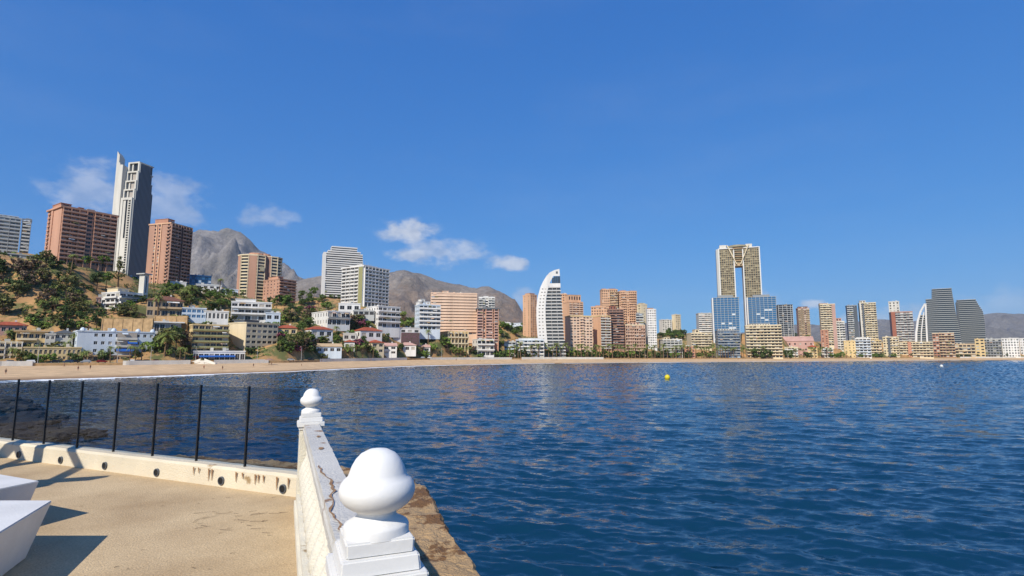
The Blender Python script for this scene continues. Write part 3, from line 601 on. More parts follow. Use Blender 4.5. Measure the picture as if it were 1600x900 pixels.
house('far white flat buildings on the ridge left of the orange tower', 'far white ridge building', 781, 781, 797, 504, 513, 800, 2, 'white', dict(bw=4), dep=14, cat='building', name='building')
house('far white hall on the ridge touching the orange tower', 'far white hall', 797, 797, 818, 505, 513, 790, 2, 'bluewhite', dict(bw=5, win=(.3, .3, .4)), dep=14, cat='building', name='building')
# =================================================================== the city behind the bay, left to right
bld('apartment_block', 'wide peach apartment slab with pale striped balconies above the yellow house', 'wide peach slab', 673, 673, 745, 458, 523, 525, 14, 'peach', bal('peach', bw=4, bd=1.4, ph=1.9, piers=[0, .48, 1], pm='peach', pw=.5, pd=1.0, win=(.85, .55, .2)), PLAIN, rel=2, pent=[(.25, .38, 2.6, 'peach'), (.55, .95, .8, 'terracotta')], dep=15, pane='pane_light')
bld('apartment_block', 'small white block with grey balconies peeking over the brown balcony block', 'peeking white block', 748, 748, 773, 465, 500, 620, 9, 'white', bal('greyw', bw=4, bd=1.2, seg=[(0, .4), (.6, 1)]), PLAIN, pent=[(.3, .6, 2, 'white')])
bld('apartment_block', 'brown balcony block with dark roof rim right of the peach slab', 'brown balcony block', 745, 745, 779, 483, 536, 508, 12, 'brown', bal('rose', bw=4.5, bd=1.3, ph=1.05, seg=[(0, .28), (.42, .72), (.8, 1)], piers=[0, .28, .42, .72, .8, 1], pm='terracotta', pw=.6, pd=1.2), PLAIN, cornice='dgrey', over=1.1, pent=[(.3, .6, 2, 'grey')])
bld('apartment_tower', 'slim orange tower with twin roof boxes, left of the white sail tower', 'slim orange tower', 817, 829, 839, 461, 527, 640, 18, 'orange', grid(3.2, (.5, .5, .28)), grid(9, (.2, .4, .3)), rel=40, pent=[(.1, .9, 2.5, 'orange')], cat='tower')

def sail_tower():
    Y = 560; zb = zs(855)+2; ybase = 546
    C = at(860, 500, Y); a = -math.atan2(C.x, C.y)
    root = empty('sail_tower', (C.x, C.y, zb), a); tag(root, 'white tower shaped like a curved sail with green-glass balconies', 'tower')
    BBOX.append((837, 886, 420, 545, Y)); REFS.append((861, 482, 'white sail tower', 23, 62))
    Z = lambda y: at(860, y, Y).z - zb
    X = lambda px, y: at(px, y, Y).x - C.x
    outer = [(546, 842.5), (520, 839.5), (500, 838.3), (480, 838.2), (465, 840), (450, 844), (440, 848.5), (432, 853.5), (426, 859), (422.5, 866), (420.5, 874)]
    inner = [(546, 856.5), (520, 854), (500, 852.6), (480, 852.4), (465, 853.6), (452, 856), (441, 859.5)]
    right = [(546, 884.5), (510, 881), (480, 879), (450, 876), (420.5, 874)]
    rx = lambda y: float(np.interp(-y, [-q[0] for q in right], [q[1] for q in right])); inx = lambda y: float(np.interp(-y, [-q[0] for q in inner], [q[1] for q in inner])); ox = lambda y: float(np.interp(-y, [-q[0] for q in outer], [q[1] for q in outer]))
    dep = 18
    # white shell: front plate between outer curve and inner curve, closed over the top
    g = MB(); ys = np.linspace(546, 441, 26)
    for y0, y1 in zip(ys[:-1], ys[1:]):
        for (p, q) in ((0, dep),):
            A, B_, C_, D_ = (X(ox(y0), y0), Z(y0)), (X(inx(y0), y0), Z(y0)), (X(inx(y1), y1), Z(y1)), (X(ox(y1), y1), Z(y1))
            g.quad((A[0],-1.5,A[1]), (B_[0],-1.5,B_[1]), (C_[0],-1.5,C_[1]), (D_[0],-1.5,D_[1]))
            g.quad((A[0],-1.5,A[1]), (D_[0],-1.5,D_[1]), (D_[0],dep,D_[1]), (A[0],dep,A[1])); g.quad((B_[0],-1.5,B_[1]), (C_[0],-1.5,C_[1]), (C_[0],3,C_[1]), (B_[0],3,B_[1]))
    ys = np.linspace(441, 420.5, 12)
    for y0, y1 in zip(ys[:-1], ys[1:]):
        l0, l1 = X(ox(y0), y0), X(ox(y1), y1)
        # crown: white band left, glazed bay right of it below y 431
        r0, r1 = (X(rx(y0), y0), X(rx(y1), y1)) if y0 <= 432 else (X(859.5+(441-y0)*.55, y0), X(859.5+(441-y1)*.55, y1))
        g.quad((l0,-1.5,Z(y0)), (r0,-1.5,Z(y0)), (r1,-1.5,Z(y1)), (l1,-1.5,Z(y1))); g.quad((l0,-1.5,Z(y0)), (l1,-1.5,Z(y1)), (l1,dep,Z(y1)), (l0,dep,Z(y0)))
        g.quad((X(rx(y0),y0),-1.5,Z(y0)), (X(rx(y1),y1),-1.5,Z(y1)), (X(rx(y1),y1),dep,Z(y1)), (X(rx(y0),y0),dep,Z(y0)))
    g.box(X(858, 447), -1.45, Z(449), X(rx(446), 446), 2, Z(443))
    g.build('shell', 'white', root)
    ubox('emblem', 'dgrey', root, X(868.5, 428), -1.7, Z(428), X(871.5, 428), -1.52, Z(424.5))
    for k in range(4): ubox('crown_glass', 'pane_grey', root, X(862.5+k*3.1, 437), -1.0, Z(443), X(865.3+k*3.1, 437), 0, Z(432 + (2 if k == 0 else 0)))
    n = 21; zt = Z(449); fh = zt/n
    for i in range(n):
        y = 546 + (449-546)*(i+.5)/n; l, r = X(inx(y), y), X(rx(y), y)
        ubox('glazing', 'pane_light', root, l, 1.5, i*fh - (5 if i == 0 else 0), r-.6, dep, (i+1)*fh)
        ubox('balcony', 'white', root, l+.05, -1.2, (i+1)*fh-.55, r, 1.5, (i+1)*fh+.1)
        ubox('balcony_rail', 'pane_light', root, l+.06, -1.15, i*fh + .01, r-.05, -1.05, i*fh+1.0)
        for f in (.33, .66): ubox('divider', 'white', root, l+(r-l)*f, -.9, i*fh, l+(r-l)*f+.3, 1.49, (i+1)*fh-.3)
        ll = X(ox(y), y); m = (l-ll)
        for f in (.25, .6): ubox('window', 'pane_obj', root, ll+m*f, -1.56, i*fh+1.2, ll+m*f+1.5, -1.505, i*fh+2.0)
    l, r = X(842, 546), X(884, 546); footprint(Vector((C.x, C.y, 0)) + Vector((math.cos(a), math.sin(a), 0))*l, a, r-l, dep, zb)
sail_tower()
bld('apartment_tower', 'narrow orange tower strip close behind the white sail tower', 'narrow orange strip', 876, 876, 886, 460, 530, 660, 19, 'orange', grid(3, (.6, .5, .28)), PLAIN, cat='tower')
bld('apartment_tower', 'orange tower with flat top and brown balconies behind the cream-orange block', 'flat-topped orange tower', 880, 889, 911, 472, 530, 640, 17, 'orange', bal('peach', bw=4, bd=1.3, piers=4), PLAIN, rel=25, pent=[(.05, .95, 9, 'orange')], cat='tower')
bld('apartment_block', 'cream-orange block with brown side and rows of small windows by the sail tower', 'cream-orange block', 883, 891, 926, 494, 550, 585, 13, 'peach', dict(bays=7, win=(.72, .45, .25), bal=[(.45, .62)], bd=1.0), dict(win=None), rel=20, pent=[(.3, .6, 2, 'peach')], cornice='yellow')
bld('apartment_block', 'orange block behind the salmon pair, top over the white balcony column', 'rear orange block', 924, 924, 948, 480, 540, 640, 14, 'orange', grid(3, (.5, .45, .3)), PLAIN, pent=[(.3, .7, 2, 'orange')])
bld('apartment_block', 'orange-sided block with white and grey balcony column left of the dark red block', 'white balcony column block', 927, 938, 954, 494, 549, 590, 13, 'orange', bal('offwhite', bw=3.5, bd=1.6, piers=2), PLAIN, rel=30, cornice='yellow')
bld('apartment_block', 'dark red-brown balcony block squeezed between paler orange blocks', 'dark red block', 950, 952, 975, 484, 546, 612, 15, 'brownd', bal('brownd', bw=4, bd=1.5, ph=.9), PLAIN, rel=8, pent=[(.1, .5, 4, 'redbrick')])
bld('apartment_tower', 'tallest orange-brown twin tower, left half with gridded balconies', 'left twin tower', 938, 941, 966, 453, 540, 690, 22, 'orange', dict(bays=8, win=(.5, .55, .25), bal=[(.5, .75), (.8, 1)], bd=1.2, bm='tan'), grid(4), rel=10, pent=[(.05, .3, 1.8, 'orange'), (.5, .9, 1.8, 'brown')], cat='tower', group='twin towers')
bld('apartment_tower', 'tallest orange-brown twin tower, right half with darker window columns', 'right twin tower', 966, 968, 996, 456, 540, 693, 22, 'orange', dict(bays=9, win=(.5, .6, .2), bal=[(.1, .4), (.55, .95)], bd=1.1, bm='orange'), grid(4), rel=8, pent=[(.1, .4, 1.8, 'orange'), (.6, .95, 1.4, 'brown')], cat='tower', group='twin towers')
bld('hotel', 'salmon hotel with framed balcony grid in front of the dark red block', 'salmon hotel', 967, 977, 1008, 508, 553, 575, 9, 'salmon', bal('salmon', bw=3.4, bd=1.4, ph=.8, piers=9, pd=1.4, pw=.3), PLAIN, rel=24, pent=[(.3, .8, 3, 'salmon')], cornice='cream', cat='hotel')
bld('apartment_block', 'grey balcony block between the salmon hotel and the white column tower', 'grey balcony block', 994, 994, 1006, 491, 535, 640, 11, 'grey', bal('greyw', bd=1.2), PLAIN)
bld('apartment_tower', 'cream windowless slab tower behind the white column tower', 'cream slab tower', 996, 1003, 1012, 476, 540, 660, 16, 'cream', grid(7, (.15, .3, .3)), grid(6, (.3, .4, .3)), rel=40, pent=[(.1, .5, 2, 'cream')], cat='tower')
bld('apartment_tower', 'white column tower with small dark windows at the end of the orange cluster', 'white column tower', 1010, 1012, 1026, 484, 545, 630, 16, 'white', dict(bays=4, win=(.62, .4, .3)), PLAIN, rel=10, pent=[(.1, .7, 2, 'brown')], cat='tower')
bld('apartment_block', 'pale block with peach side on the far green ridge', 'pale ridge block', 1030, 1035, 1050, 500, 522, 900, 8, 'offwhite', grid(4), dict(win=None), rel=25)
bld('apartment_tower', 'slim white tower standing alone on the far green ridge', 'slim ridge tower', 1050, 1056, 1064, 492, 521, 900, 10, 'cream', grid(4), dict(win=None), rel=40, cat='tower')
bld('apartment_block', 'low grey-white balcony block on the beach left of the orange house', 'low grey-white block', 1030, 1036, 1066, 531, None, Yp(1048)+16, 7, 'offwhite', bal('greyw', bw=4, bd=1.3, piers=5), grid(4), rel=12, pent=[(.1, .4, 3, 'cream')])
house('orange-red house between the grey-white block and the palms', 'orange-red house', 1066, 1066, 1086, 542, None, Yp(1076)+14, 4, 'brick', dict(bays=4, win=(.55, .5, .25)), dep=12)
bld('apartment_block', 'cream low block with long balconies left of the left blue tower', 'cream balcony block', 1073, 1080, 1112, 521, 545, 660, 6, 'cream', bal('cream', bw=4, bd=1.5), PLAIN, rel=15, pent=[(.25, .45, 5, 'cream')])
bld('apartment_block', 'whitish grey block with long bands left of the left blue tower', 'white banded block', 1088, 1092, 1116, 490, 525, 760, 11, 'greyw', bal('white', bw=4, bd=1.3), PLAIN, rel=12, pane='pane_light')

def gate_tower():
    Y = 890; zb = 8; C = at(1154, 470, Y); a = -math.atan2(C.x, C.y) + R(4)
    root = empty('twin_leg_tower', (C.x, C.y, zb), a); tag(root, 'tallest golden gate-like skyscraper with two legs joined by an inverted cone', 'skyscraper')
    BBOX.append((1122, 1185, 381, 520, Y)); REFS.append((1153, 440, 'golden two-legged skyscraper', 30, 60))
    Z = lambda y: at(1154, y, Y).z - zb
    X = lambda px, y: (at(px, y, Y).x - C.x)/math.cos(a)
    H = Z(387); n = 47; fh = H/n; dep = 26
    def leg(x0, x1):
        p = empty('leg', (0, 0, 0)); p.parent = root
        g = MB(); w_, pm = MB(), MB()
        ubox('core', 'gold', p, x0+1, .5, -5, x1-1, dep, H-.5)
        ubox('edge_frame', 'white', p, x0, -1.2, -5, x0+1.6, dep+.5, H); ubox('edge_frame', 'white', p, x1-1.6, -1.2, -5, x1, dep+.5, H)
        ubox('top_frame', 'white', p, x0+1.6, -1.2, H-1.4, x1-1.6, dep, H)
        nb = 7; bw = (x1-x0-3.2)/nb; wn = MB(); sp = MB()
        for i in range(n-1):
            for j in range(nb): wn.quad((x0+1.6+bw*j+.35, .3, i*fh+1.1), (x0+1.6+bw*(j+1)-.35, .3, i*fh+1.1), (x0+1.6+bw*(j+1)-.35, .3, i*fh+fh-.2), (x0+1.6+bw*j+.35, .3, i*fh+fh-.2))
            sp.box(x0+1.6, -.5, i*fh-.05, x1-1.6, .25, i*fh+.95)
        tag(wn.build('window_panes', 'pane_gold', p), kind='stuff'); tag(sp.build('spandrels', 'gold', p), kind='stuff')
        for j in range(1, nb): ubox('mullion', 'tan', p, x0+1.6+bw*j-.2, -.8, -5, x0+1.6+bw*j+.2, .2, H-1.4)
    leg(X(1125, 387), X(1148.5, 415)); leg(X(1159.5, 415), X(1182, 387))
    ubox('side_wall', 'greyw', root, X(1123, 387)-1.2, 0, -5, X(1125, 387)-.02, dep-2, H-1)
    # inverted cone between the legs
    xa, xb, zt, zl = X(1137.5, 384), X(1167, 384), Z(383), Z(413); cx = (xa+xb)/2; R0 = (xb-xa)/2; nr = 10
    for k in range(nr):
        z0 = zl + (zt-zl)*k/nr; z1 = zl + (zt-zl)*(k+1)/nr; r0 = 3 + (R0-3)*k/nr; r1 = 3+(R0-3)*(k+1)/nr
        g = MB(); g.lathe([(r1, z0), (r1, z0+(z1-z0)*.35), (r0+.2, z0+(z1-z0)*.36), (r0+.2, z1)], 28, 0); g.build('cone_floor', 'gold' if k % 2 else 'tan', root, (cx, 11, 0), smooth=False)
    for (p, q) in ((xa, cx-3), (xb, cx+3)):
        g = MB(); s_ = .8 if p < q else -.8
        g.v += [(p-s_,-3.2,zt), (p+s_,-3.2,zt), (q+s_,-3.2,zl), (q-s_,-3.2,zl), (p-s_,6,zt), (p+s_,6,zt), (q+s_,6,zl), (q-s_,6,zl)]
        for f in ((0,1,2,3),(0,4,5,1),(1,5,6,2),(2,6,7,3),(3,7,4,0)): g.f.append(f); g.m.append(0)
        g.build('diagonal_band', 'cream', root)
    ubox('bridge', 'tan', root, X(1147.5, 415), -.5, Z(415.5), X(1160, 415), dep-4, Z(411.5))
    ubox('roof_box', 'offwhite', root, X(1127, 384), 3, H, X(1136.5, 384), 20, Z(381.5)); ubox('roof_box', 'offwhite', root, X(1163, 384), 3, H, X(1172, 384), 20, Z(381.5))
    footprint(Vector((C.x-30, C.y, 0)), a, 60, dep, zb)
gate_tower()
def glass_tower(label, ref, x0, x1, yt, yb, Y, n):
    root, ext, fh, H, zb = stack('glass_tower', label, ref, 'tower', Y, [(yb, x0+1, x1), (yt+3, x0, x1-1), (yt, x0, x1-1)], n, 22, 'greyw', 'pane_blue', rel=4, sh=.2, ov=.6)
    l, r = ext(zb+H*.5)
    nb = 7
    for k in range(nb+1): ubox('mullion', 'greyw', root, l+(r-l)*k/nb-.16, -1.1, -4, l+(r-l)*k/nb+.16, -.65, H+.4)
    ubox('edge_wall', 'white', root, l-1.4, -.9, -4, l-.1, 22, H)
    ubox('penthouse', 'grey', root, l+(r-l)*.2, 4, H+.15, l+(r-l)*.8, 16, H+3.5)
    rr = random.Random(int(x0))
    for k in range(8):
        i = rr.randrange(n-2); j = rr.randrange(nb-1); ubox('blind', 'bluewhite', root, l+(r-l)*j/nb+.3, -.06, i*fh+.2, l+(r-l)*(j+1)/nb-.3, -.02, i*fh+fh*.8)
    return root
glass_tower('blue glass tower in front of the left golden leg, white grid', 'left blue tower', 1115, 1156, 465, 535, 720, 20)
glass_tower('blue glass tower over the cream stepped hotel, by the right golden leg', 'right blue tower', 1169, 1214, 464, 520, 740, 18)
bld('apartment_block', 'grey glass terraced block under the left blue tower', 'grey glass terraces', 1118, 1122, 1156, 517, None, Yp(1138)+18, 10, 'grey', bal('bluewhite', bw=3.6, bd=1.7, rail='glass'), grid(4), rel=8, pane='pane_blue', pent=[(.05, .8, 2.5, 'offwhite')])
bld('hotel', 'cream hotel with ten long balcony rows in front of the right blue tower', 'cream long-balcony hotel', 1164, 1166, 1222, 509, None, Yp(1190)+16, 11, 'cream', bal('cream', bw=4, bd=1.7, ph=1.0), PLAIN, rel=4, pent=[(.1, .7, 2.2, 'offwhite')], cat='hotel')
bld('apartment_tower', 'dark grey tower with white vertical strips right of the right blue tower', 'dark grey tower', 1214, 1217, 1240, 477, 532, 780, 18, 'dgrey', bal('grey', bw=4, bd=1.2, ph=.9, piers=[0, .3, .6, .85, 1], pm='greyw', pw=.5), PLAIN, rel=8, pane='pane_grey', cat='tower')
bld('apartment_tower', 'brown tower with dark roof box right of the dark grey tower', 'brown square tower', 1245, 1248, 1266, 482, 532, 800, 16, 'rose', bal('beige', bw=4, bd=1.2, seg=[(0, .55), (.65, 1)]), grid(4), rel=10, pent=[(.1, .9, 2.6, 'brownd')], cat='tower')
bld('apartment_tower', 'cream tower with red-brown edge behind the white ringed block', 'cream red-edged tower', 1281, 1283, 1307, 476, 540, 760, 18, 'cream', bal('cream', bw=4, bd=1.4, seg=[(0, .72)], panels=[(.76, .99, 0, 1, .6, 'rose')]), grid(4), rel=10, pent=[(0, .5, 1.5, 'orange')], cat='tower')
bld('apartment_block', 'red brick block left of the white ringed block', 'red brick block', 1283, 1283, 1295, 517, 549, 725, 9, 'brick', grid(4, (.4, .4, .3)), PLAIN)
bld('apartment_block', 'white block with projecting round balconies and tapered top', 'white ringed block', 1293, 1296, 1321, 503, 548, 715, 12, 'offwhite', bal('white', bw=3.4, bd=1.6, seg=[(0, .3), (.36, .64), (.7, 1)], ph=.9), grid(4), rel=8, pent=[(.15, .85, 5, 'pinkish')])
bld('apartment_tower', 'narrow grey tower with dark right half left of cream tall tower', 'narrow grey tower', 1323, 1325, 1341, 478, 535, 800, 18, 'grey', bal('greyw', bw=3.5, bd=1.1, seg=[(0, .6)], panels=[(.64, 1, 0, .96, .5, 'dgrey')]), PLAIN, rel=6, pane='pane_grey', cat='tower')
bld('apartment_tower', 'cream tall tower with grey glass edge and rounded roof tank', 'cream tall tower', 1343, 1345, 1371, 474, 540, 770, 19, 'cream', bal('cream', bw=3.6, bd=1.3, seg=[(.3, 1)], panels=[(.0, .1, 0, 1.02, .8, 'offwhite'), (.14, .26, 0, 1, .4, 'dgrey')]), PLAIN, rel=6, pent=[(.05, .4, 4, 'offwhite')], cat='tower')
bld('apartment_block', 'grey-brown balcony block with red brick edge left of the curved glass towers', 'brick-edged balcony block', 1391, 1394, 1428, 488, 540, 740, 14, 'rose', bal('greyw', bw=4, bd=1.6, seg=[(.2, 1)], panels=[(.0, .19, 0, 1, 1.0, 'redbrick')]), PLAIN, rel=6, pane='pane_light')
bld('apartment_tower', 'pale top of a tower rising behind the brick-edged balcony block', 'pale tower top', 1391, 1391, 1408, 472, 545, 860, 18, 'offwhite', grid(4, (.4, .5, .25)), PLAIN, cat='tower')
# curved glass towers
root, ext, fh, H, zb = stack('curved_glass_tower', 'larger of two curved grey glass towers, with a white sail-shaped side', 'larger curved tower', 'tower', 935,
    [(545, 1452, 1504), (520, 1450, 1500), (490, 1447.5, 1494), (468, 1446.5, 1490), (467, 1456, 1489.5), (451, 1456, 1487)], 30, 24, 'greyw', 'pane_grey', rel=3, sh=.4, ov=1.0, rail=.25)
for (pts, wd) in (([(1432, 545), (1432, 520), (1434.5, 500), (1439, 485), (1446, 473)], 1.5), ([(1450, 545), (1448.5, 520), (1447.5, 500), (1447, 485), (1446.5, 473)], 1.2), ([(1440, 545), (1440, 520), (1442, 500), (1444, 487)], .8)):
    g = MB(); C = Vector(root.location); ca, sa = math.cos(-root.rotation_euler.z), math.sin(-root.rotation_euler.z)
    P_ = []
    for (x, y) in pts:
        q = at(x, y, 935) - C; P_.append((q.x*ca - q.y*sa, q.x*sa + q.y*ca, q.z))
    for p, q in zip(P_[:-1], P_[1:]):
        i = len(g.v); g.v += [(p[0]-wd, -4, p[2]), (p[0]+wd, -4, p[2]), (q[0]+wd, -4, q[2]), (q[0]-wd, -4, q[2]), (p[0]-wd, 12, p[2]), (p[0]+wd, 12, p[2]), (q[0]+wd, 12, q[2]), (q[0]-wd, 12, q[2])]
        for f in ((0,1,2,3),(0,3,7,4),(1,5,6,2)): g.f.append(tuple(i+k for k in f)); g.m.append(0)
    g.build('sail_rib', 'white', root)
for i in range(16):
    y = 545-3.6*i; xl = float(np.interp(-y, [-545, -520, -500, -485, -473], [1433, 1433, 1435.5, 1440, 1446])); q0 = at(xl, y, 935)-C; q1 = at(1449, y, 935)-C
    if i < 15: ubox('glazing', 'pane_grey', root, q0.x*ca-q0.y*sa, 0, q0.z, q1.x*ca-q1.y*sa, 10, q0.z+3.9); ubox('floor_slab', 'offwhite', root, q0.x*ca-q0.y*sa, -1.5, q0.z+3.1, q1.x*ca-q1.y*sa, -.02, q0.z+3.9)
root, ext, fh, H, zb = stack('curved_glass_tower', 'smaller curved grey glass tower whose roof slopes down to the right', 'smaller curved tower', 'tower', 950,
    [(545, 1502, 1541), (520, 1499, 1540), (500, 1497, 1538.5), (487, 1495.5, 1536), (478, 1494.8, 1530), (468, 1494.5, 1524)], 25, 24, 'greyw', 'pane_grey', rel=3, sh=.4, ov=1.0, rail=.25)
l0, l1 = ext(zb+1), ext(zb+H*.9)
ubox('edge_wall', 'dgrey', root, l1[0]-.9, -1.4, 0, l1[0]+2, 20, H*.96)
# low front row at the right
def low(label, ref, x0, x1, yt, n, wall, F, off=14, dep=14, **k):
    k.setdefault('parapet', .7)
    return bld(k.pop('name', 'apartment_block'), label, ref, x0, x0, x1, yt, None, Yp((x0+x1)/2)+off, n, wall, F, PLAIN, dep=dep, **k)
low('long pinkish roofed hall on the slope right of the cream long-balcony hotel', 'pinkish hall', 1222, 1272, 533, 3, 'pinkish', dict(bw=6, win=(.3, .3, .3)), off=70, roof='gable', cornice='pinkish', name='hall', cat='hall', dep=30)
low('small white balcony house beside the cream long-balcony hotel', 'small balcony house', 1226, 1247, 543, 4, 'cream', bal('white', bd=1.2), name='beach_house', cat='house')
low('yellow gabled beach house under the brown square tower', 'yellow gabled house', 1262, 1277, 542, 4, 'yellow', grid(4), roof='gable', name='beach_house', cat='house')
low('small white house under the red brick block', 'small white house', 1284, 1302, 545, 3, 'white', bal('white', bd=1.2), name='beach_house', cat='house')
low('plain yellow block right of the white ringed block', 'plain yellow block', 1319, 1337, 533, 6, 'yellow', grid(5, (.3, .35, .3)), off=20)
low('white apartment house with four balcony rows under the narrow grey tower', 'white balcony apartment house', 1337, 1361, 529, 7, 'white', bal('bluewhite', bd=1.3, bw=4), pent=[(.1, .7, 1.5, 'white')])
low('cream low block with balconies under the cream tall tower', 'cream low block', 1361, 1378, 532, 6, 'yellow', bal('cream', bd=1.2), off=18)
low('cream block with dark gap, left of the cream striped block', 'dark gap cream block', 1380, 1405, 527, 8, 'cream', dict(bays=5, win=(.6, .5, .25), panels=[(.3, .46, 0, .98, .3, 'dgrey')], bal=[(.5, 1)], bd=1.2), off=18)
low('long cream block striped by balconies with one red brick strip', 'cream striped block', 1406, 1458, 535, 6, 'cream', bal('cream', bw=4, bd=1.5, panels=[(.25, .36, 0, 1.03, 1.7, 'brick')]), off=16)
low('brick-red block with pale balcony rows below the larger curved tower', 'brick-red balcony block', 1458, 1492, 521, 9, 'brick', bal('beige', bw=4, bd=1.5, seg=[(.3, 1)]), off=30, cornice='cream')
low('low cream blocks between the two curved towers and the beach', 'low cream block', 1492, 1524, 538, 4, 'beige', bal('cream', bw=5, bd=1.2), off=16)
low('yellow-orange block under the smaller curved tower', 'yellow-orange block', 1524, 1539, 530, 6, 'yellow', grid(5), off=26)
low('grey glassy balcony block right of the smaller curved tower', 'grey glassy block', 1538, 1565, 530, 7, 'greyw', bal('bluewhite', bw=3.4, bd=1.3, rail='glass'), off=16)
low('white block with rows of square windows near the right edge', 'white square-window block', 1566, 1593, 529, 7, 'white', grid(3.6, (.5, .5, .25)), off=14)
low('white block with square windows cut off by the right edge', 'edge white block', 1594, 1640, 529, 7, 'white', grid(3.6, (.5, .5, .25)), off=14)
# =================================================================== land
EXTRA = [  # hillside control points: px, py, depth
    (0, 404, 345), (40, 404, 345), (85, 410, 342), (120, 418, 345), (150, 428, 348), (185, 440, 360), (-80, 404, 345), (-200, 404, 345),
    (0, 445, 322), (45, 440, 322), (90, 450, 322), (130, 462, 325), (0, 486, 300), (50, 486, 298), (100, 488, 296), (-100, 480, 300), (-200, 480, 300), (145, 492, 302),
    (200, 495, 318), (250, 498, 305), (60, 520, 278), (150, 522, 284), (220, 520, 290), (-100, 525, 270), (260, 535, 288),
    (300, 470, 350), (350, 468, 400), (445, 470, 440), (470, 482, 430), (460, 500, 390), (470, 535, 352), (640, 500, 470), (665, 525, 462), (650, 555, 445),
    (780, 545, 520), (760, 520, 600), (800, 518, 700), (860, 525, 760), (1080, 520, 900), (1100, 522, 950), (1240, 530, 900), (1380, 535, 900), (1430, 535, 900), (1560, 530, 900), (1600, 528, 900)]
for (px, py, Y) in EXTRA: q = at(px, py, Y); CON.append((q.x, q.y, q.z))
for px in range(-500, 2300, 100):
    for (Y, zl, zr) in ((1400, 75, 42), (2500, 110, 55), (5000, 160, 90)):
        CON.append((colx(px, Y), Y, float(np.interp(px, [600, 1200], [zl, zr]))))
    CON.append((colx(px, Yp(px)+16), Yp(px)+16, zs(px)+1.2)); CON.append((colx(px+50, Yp(px+50)+26), Yp(px+50)+26, zs(px)+2.2))
CONA = np.array(CON)
PXG = np.arange(-520, 2260, 7.0); DG = np.concatenate([np.arange(0, 140, 3.0), 140*np.exp(np.linspace(0, math.log(7500/140.), 90))[1:]])
def smooth(a, b, x): t = np.clip((x-a)/(b-a), 0, 1); return t*t*(3-2*t)
GZ = np.zeros((len(PXG), len(DG))); GX = np.zeros_like(GZ); GY = np.zeros_like(GZ)
for i, px in enumerate(PXG):
    Y = Yp(px) + DG; X = (px-800)/FPX*math.cos(PITCH)*Y
    d2 = (X[:, None]-CONA[None, :, 0])**2 + (Y[:, None]-CONA[None, :, 1])**2
    wgt = 1/(d2 + 7.0**2)**1.9
    z = (wgt*CONA[None, :, 2]).sum(1)/wgt.sum(1)
    t = smooth(10, 18 if px < 780 else 26, DG); z0 = zs(px)+.7
    z = z0*(1-t) + np.maximum(z, z0)*t
    nzv = np.array([noise.fractal((x*.03, y*.03, 3.1), 1.0, 2.1, 5) for x, y in zip(X, Y)])
    z += nzv*smooth(20, 60, DG)*np.clip((z-4)*.06, 0, 2.2)
    GZ[i] = z; GX[i] = X; GY[i] = Y
def sample(px, d):
    i = np.clip((px-PXG[0])/7.0, 0, len(PXG)-1.001); j = np.clip(np.interp(d, DG, np.arange(len(DG))), 0, len(DG)-1.001)
    i0 = int(i); j0 = int(j); fi = i-i0; fj = j-j0
    return (GZ[i0, j0]*(1-fi)+GZ[i0+1, j0]*fi)*(1-fj) + (GZ[i0, j0+1]*(1-fi)+GZ[i0+1, j0+1]*fi)*fj
def hit(px, py):
    """where the ray of a photo pixel meets the land"""
    y0 = Yp(px)
    for d in np.concatenate([np.arange(8, 300, 2.0), np.arange(300, 1200, 8.0)]):
        q = at(px, py, y0+d); pc = 800 + q.x/(q.y*math.cos(PITCH))*FPX; z = sample(pc, q.y - Yp(pc))
        if z >= q.z: return Vector((q.x, q.y, z))
    return None
def grid_mesh(name, X, Y, Z, m, smooth_=True):
    a, b = X.shape; me = bpy.data.meshes.new(name); v = np.stack([X, Y, Z], -1).reshape(-1, 3)
    idx = np.arange(a*b).reshape(a, b); f = np.stack([idx[:-1, :-1], idx[1:, :-1], idx[1:, 1:], idx[:-1, 1:]], -1).reshape(-1, 4)
    me.vertices.add(len(v)); me.vertices.foreach_set('co', v.ravel()); me.loops.add(f.size); me.loops.foreach_set('vertex_index', f.ravel().astype(np.int32))
    me.polygons.add(len(f)); me.polygons.foreach_set('loop_start', np.arange(0, f.size, 4, dtype=np.int32)); me.polygons.foreach_set('loop_total', np.full(len(f), 4, dtype=np.int32))
    me.polygons.foreach_set('use_smooth', np.full(len(f), smooth_)); me.materials.append(MAT[m]); me.update(calc_edges=True)
    return me
# hillside material: sandstone, dirt and dry scrub
m = mat('hillside', 'b48c5c', .95, .3, .06, .8, .6, col2='8a6a48'); t = m.node_tree; p = t.nodes['Principled BSDF']
b_old = p.inputs['Base Color'].links[0].from_socket; tcn = N(t, 'ShaderNodeTexCoord'); sc_ = N(t, 'ShaderNodeTexNoise'); sc_.inputs['Scale'].default_value = .07; sc_.inputs['Detail'].default_value = 8; sc_.inputs['Roughness'].default_value = .7
t.links.new(tcn.outputs['Object'], sc_.inputs['Vector']); rp = N(t, 'ShaderNodeMapRange'); t.links.new(sc_.outputs['Fac'], rp.inputs[0]); rp.inputs[1].default_value = .47; rp.inputs[2].default_value = .56
mxx = N(t, 'ShaderNodeMix', data_type='RGBA'); t.links.new(rp.outputs[0], mxx.inputs[0]); t.links.new(b_old, mxx.inputs[6]); mxx.inputs[7].default_value = lin('5e6038'); t.links.new(mxx.outputs[2], p.inputs['Base Color'])
tag(link('hillside', grid_mesh('hillside', GX, GY, GZ, 'hillside')), kind='structure')
